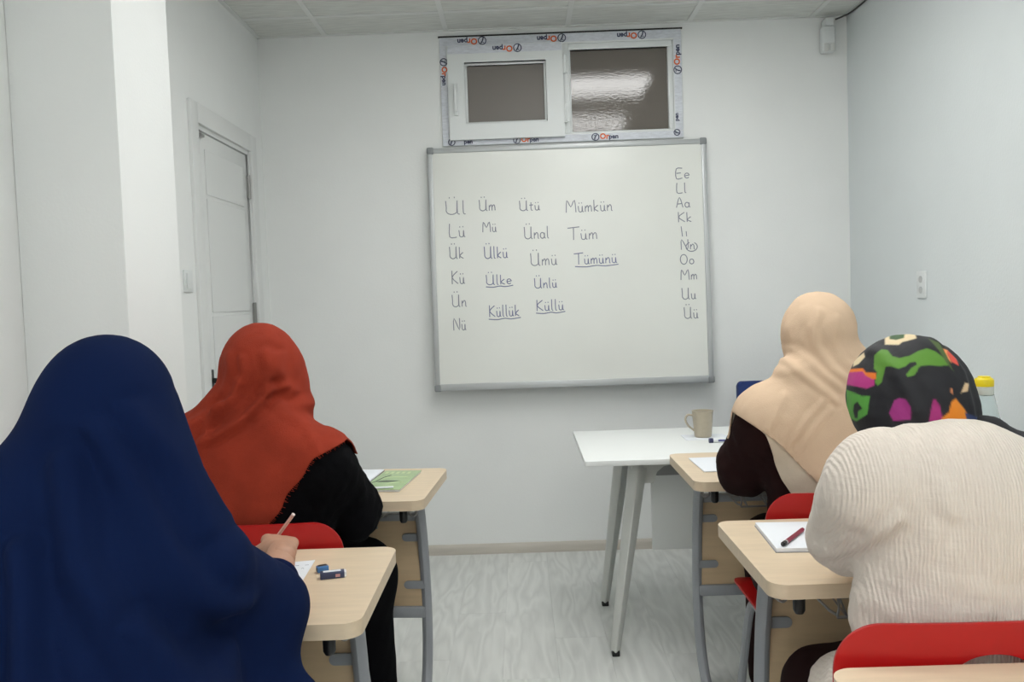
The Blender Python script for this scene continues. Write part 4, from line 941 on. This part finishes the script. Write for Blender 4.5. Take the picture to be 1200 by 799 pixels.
def disp(P, N):
    d = .0018 * nz(P, 7, 35) + .001 * nz(P, 18, 36)
    for pts, w_, a in (([(.63, 1.18), (.64, 1.14), (.66, 1.08)], .01, .003), ([(.745, 1.19), (.765, 1.14), (.77, 1.07)], .008, -.003), ([(.68, 1.12), (.72, 1.08), (.74, 1.05)], .01, .002)): d += fold2(P, pts, w_, a, 1.58)
    return d
garment('headscarf', F, camom, r4, disp, pred, solid=.003, smooth=1, attr=pattern)
F = Field((.70, 1.24, .72), (1.0, 1.56, 1.12), .005)
F.chain([(.755, 1.49, 1.045), (.785, 1.44, 1.033), (.825, 1.385, 1.006), (.87, 1.345, .972), (.90, 1.32, .91), (.905, 1.31, .83)], [.024, .026, .030, .034, .036, .03], k=.02)
def tailpat(V):
    C = np.tile(np.array(lin((19, 19, 26))), (len(V), 1)); s = nz(V, 7, 46)
    side = V[:, 0] - .72 > .03
    up = (V[:, 2] + (V[:, 0] - .78) * .62) > 1.083
    C[side & up] = lin((58, 168, 108)); C[(s > .5) & ~up] = lin((40, 56, 100)); return C
garment('scarf_tail', F, camom, r4, lambda P, N: .002 * nz(P, 12, 47), lambda P: np.ones(len(P)), solid=0, attr=tailpat)

# parent meshes keep world coordinates: move their data into each person's local frame
for root in (r1, r2, r3, r4):
    T = Matrix.Translation(-Vector(root.location))
    for o in bpy.data.objects:
        if o.parent is root: o.data.transform(T)

# ------------------------------------------------------------------ small things
def thin_tube(name, a, b, r, m, parent=None, n=8): return MB().tube([a, b], r, n).build(name, m, parent)
# pencil held in the hand
pc = empty('pencil', (0, 0, 0), label='pink wooden pencil held upright in the writing hand', cat='pencil')
pm = mat('pencil_pink', (214, 164, 150), .4)
a, b = Vector((-.566, 1.745, .757)), Vector((-.476, 1.715, .868)); d = (b - a)
thin_tube('shaft', a + d * .12, b - d * .02, .0037, pm, pc, 6); MB().tube([a, a + d * .12], [.0006, .0037], 6).build('tip', mat('pencil_wood', (205, 170, 120), .6), pc)
MB().tube([b - d * .02, b], .0038, 8).build('end', mat('pencil_end', (226, 206, 200), .4), pc)
# written sheet
sh_ = MB().prism([(-.452, 1.625), (-.462, 1.815), (-.535, 1.80), (-.60, 1.79), (-.60, 1.61)], Matrix.Translation((0, 0, .7405)), .0012).build('paper_sheet', paper)
tag(sh_, 'loose white paper with pencil writing under the navy-cloaked person\'s hand', 'paper')
mb = MB(); gr = mat('graphite', (138, 142, 158), .7)
for r_ in range(6):
    for c_ in range(5):
        if random.random() < .2: continue
        x, y = -.475 - c_ * .02 - r_ * .002, 1.78 - r_ * .024 + c_ * -.002; h = random.uniform(.005, .009)
        mb.tube([(x, y, .7418), (x + h * .4, y + h, .7418), (x + h, y, .7418)] if random.random() < .6 else [(x, y, .7418), (x + h, y + h * .2, .7418)], .0006, 4)
mb.build('pencil_writing', gr, sh_)
er = empty('eraser', (-.397, 1.70, .74), rz=.25, label='small eraser in dark blue and white sleeve on the left desk', cat='eraser')
MB().b2((-.026, -.010, 0), (.026, .010, .012), bevel=.0025).build('rubber', mat('eraser_white', (225, 225, 228), .6), er)
MB().b2((-.0262, -.0106, -.0), (.022, .0106, .0124), bevel=.001).build('sleeve', mat('sleeve_navy', (54, 62, 92), .5), er)
MB().b2((-.02, -.003, .0124), (.015, .007, .0129)).build('sleeve_stripe', paper, er)
MB().b2((.004, -.0111, .003), (.013, -.0105, .009)).build('sleeve_mark', mat('sleeve_pink', (200, 150, 150), .5), er)
sp = empty('pencil_sharpener', (-.428, 1.738, .74), rz=.5, label='tiny blue pencil sharpener behind the eraser', cat='sharpener')
MB().b2((-.012, -.008, 0), (.012, .008, .013), bevel=.0025).build('housing', mat('sharpener_blue', (70, 122, 180), .35), sp)
MB().b2((-.009, -.005, .013), (.009, .004, .0142)).build('blade', chrome, sp); MB().tube([(-.0125, 0, .0065), (-.0119, 0, .0065)], .004, 10).build('hole', blackm, sp)
# booklets on the left front desk
gb = empty('green_booklet', (-.412, 2.60, .7405), rz=-.12, label='light green booklet with a dark leaf drawing on the cover', cat='book')
MB().b2((-.058, -.135, 0), (.058, .135, .006), bevel=.0012).build('pages', paper, gb)
MB().b2((-.06, -.137, .006), (.06, .137, .0075), bevel=.0005).build('cover', mat('cover_green', (166, 190, 144), .4, noise=.07, nscale=22), gb)
lf = [(0, 0), (.012, .008), (.03, .011), (.05, .008), (.07, 0), (.05, -.007), (.03, -.009), (.012, -.007)]
dk = mat('leaf_print', (70, 84, 72), .5); lt = mat('light_print', (206, 220, 176), .5)
MB().prism(lf, Matrix.Translation((-.045, -.03, .0076)) @ Matrix.Rotation(.1, 4, 'Z') @ Matrix.Scale(1.1, 4), .0003).tube([(-.056, -.065, .0078), (-.045, -.03, .0078), (-.035, .03, .0078), (-.02, .06, .0078)], .0012, 4).build('leaf_drawing', dk, gb)
mb = MB()
for k in range(5): mb.b2((-.05 + k * .018, .085 + (k % 2) * .004, .0076), (-.04 + k * .018, .115, .0079))
mb.tube([(-.03, .02, .0078), (.0, .04, .0078), (.04, .035, .0078)], .001, 4); mb.tube([(.0, -.06, .0078), (.03, -.03, .0078), (.05, -.05, .0078)], .001, 4)
mb.build('cover_print', lt, gb)
tag(MB().b2((-.05, -.006, 0), (.05, .006, .004), bevel=.0015).build('folded_strip', paper, loc=(-.44, 2.475, .749), rot=(0, 0, .06)), 'narrow folded white strip on the near edge of the green booklet', 'paper')
nb = empty('notebook', (-.525, 2.66, .7405), rz=-.10, label='open white notebook partly under the green booklet', cat='notebook')
MB().b2((-.09, -.12, 0), (.048, .12, .006), bevel=.0012).build('pages', paper, nb); MB().b2((-.092, -.122, -.0003), (.049, .122, .0012)).build('cover', mat('cover_dark', (60, 64, 70), .5), nb)
# notebook and pen on right desk
n2 = empty('notebook', (.60, 1.868, .7405), rz=-.06, label='small white notepad under the maroon pen on the right desk', cat='notebook')
MB().b2((-.075, -.103, 0), (.075, .103, .009), bevel=.0008).build('pages', paper, n2); MB().b2((-.0765, -.1045, -.0003), (.0765, .1045, .0012)).build('cover', mat('cover_grey', (150, 152, 158), .5), n2)
mb = MB(); mrn = mat('maroon_pen', (140, 34, 66), .35)
pn = empty('pen', (0, 0, 0), label='maroon pen with black tip lying on the white notepad', cat='pen')
a, b = Vector((.533, 1.775, .7545)), Vector((.612, 1.885, .7545)); d = b - a
MB().tube([a + d * .14, b], .0048, 8).build('barrel', mrn, pn); MB().tube([a + d * .04, a + d * .14], .0052, 8).build('grip', blackm, pn); MB().tube([a, a + d * .04], [.001, .0045], 8).build('tip', blackm, pn)
MB().tube([a + d * .14, a + d * .19], .0051, 8).build('ring', alu, pn)
# front right desk papers
tag(MB().b2((-.07, -.11, 0), (.07, .11, .004), bevel=.001).build('notepad', paper, loc=(.612, 2.70, .7405), rot=(0, 0, .02)), 'white pad beside the brown sleeve on the front right desk', 'notebook')
bb = empty('blue_book', (.80, 2.60, .7405), rz=.2, label='open white and blue book right of the brown sleeve', cat='book')
MB().b2((-.09, -.07, 0), (.09, .07, .008), bevel=.001).build('pages', paper, bb); MB().b2((-.092, -.072, .008), (.0, .072, .0095)).build('cover', mat('cover_blue', (60, 90, 160), .4), bb)
# mug, marker, napkin on the teacher's table
mg = empty('mug', (.703, 3.35, .7215), label='taupe ceramic mug standing on the white table', cat='mug')
pr = [(.0001, 0), (.030, 0), (.0335, .004), (.0405, .098), (.0425, .104), (.0395, .104), (.037, .096), (.031, .008), (.0001, .006)]
MB().lathe(pr, n=36).build('cup', mugm, mg)
MB().tube(spline([(-.036, 0, .085), (-.058, 0, .088), (-.068, 0, .07), (-.056, 0, .045), (-.034, 0, .026)], 5), .0052, 10, ell=(1.3, .8)).build('handle', mugm, mg)
MB().lathe([(.0001, .085), (.0362, .085)], n=30).build('drink', mat('tea', (120, 70, 34), .1), mg)
tag(MB().prism(rrect(.17, .13, .01, 3), Matrix.Translation((.71, 3.345, .7202)), .0012).build('napkin', paper), 'thin white paper napkin under the taupe mug', 'napkin')
mk = empty('marker', (.70, 3.215, .7285), rz=.02, label='white board marker with navy cap lying before the mug', cat='marker')
MB().tube([(.01, 0, 0), (.105, 0, 0)], .0085, 14).build('barrel', pvc, mk); MB().tube([(-.003, 0, 0), (.012, 0, 0)], .0092, 14).build('cap', mat('cap_navy', (40, 44, 84), .4), mk); MB().b2((.03, -.0088, -.003), (.09, -.0082, .004)).build('marker_print', mat('print_blue', (70, 74, 130), .5), mk)
tag(MB().prism(rrect(.21, .297, .002, 2), Matrix.Translation((.88, 3.22, .7202)), .001).build('paper_sheet', paper), 'white sheet of paper on the white table beside the marker', 'paper')
# water bottle
bt = empty('water_bottle', (1.041, 1.93, .7405), label='clear glass water bottle with yellow cap on the right desk', cat='bottle')
pr = [(.0001, .002), (.036, .0), (.041, .006), (.0415, .15), (.040, .19), (.034, .235), (.0255, .275), (.0195, .30), (.0175, .312), (.0175, .33)]
inn = [(r * .94 if r > .01 else r, z) for r, z in pr[::-1]]; inn[-1] = (.0001, .006); inn = [(max(r, .0001), z if z > .006 else .006) for r, z in inn]
MB().lathe(pr + [(.0158, .33)] + inn, n=32).build('bottle_glass', clear, bt)
MB().lathe([(.0185, .296), (.0198, .298), (.0198, .315), (.0185, .316), (.018, .316), (.018, .296), (.0185, .296)], n=28).build('collar', mat('translucent_collar', (206, 212, 206), .4), bt)
mb = MB().lathe([(.0001, .316), (.0198, .316), (.0202, .319), (.0202, .330), (.0175, .334), (.013, .336), (.0125, .3385), (.0001, .339)], n=28); mb.build('cap', yellow, bt)
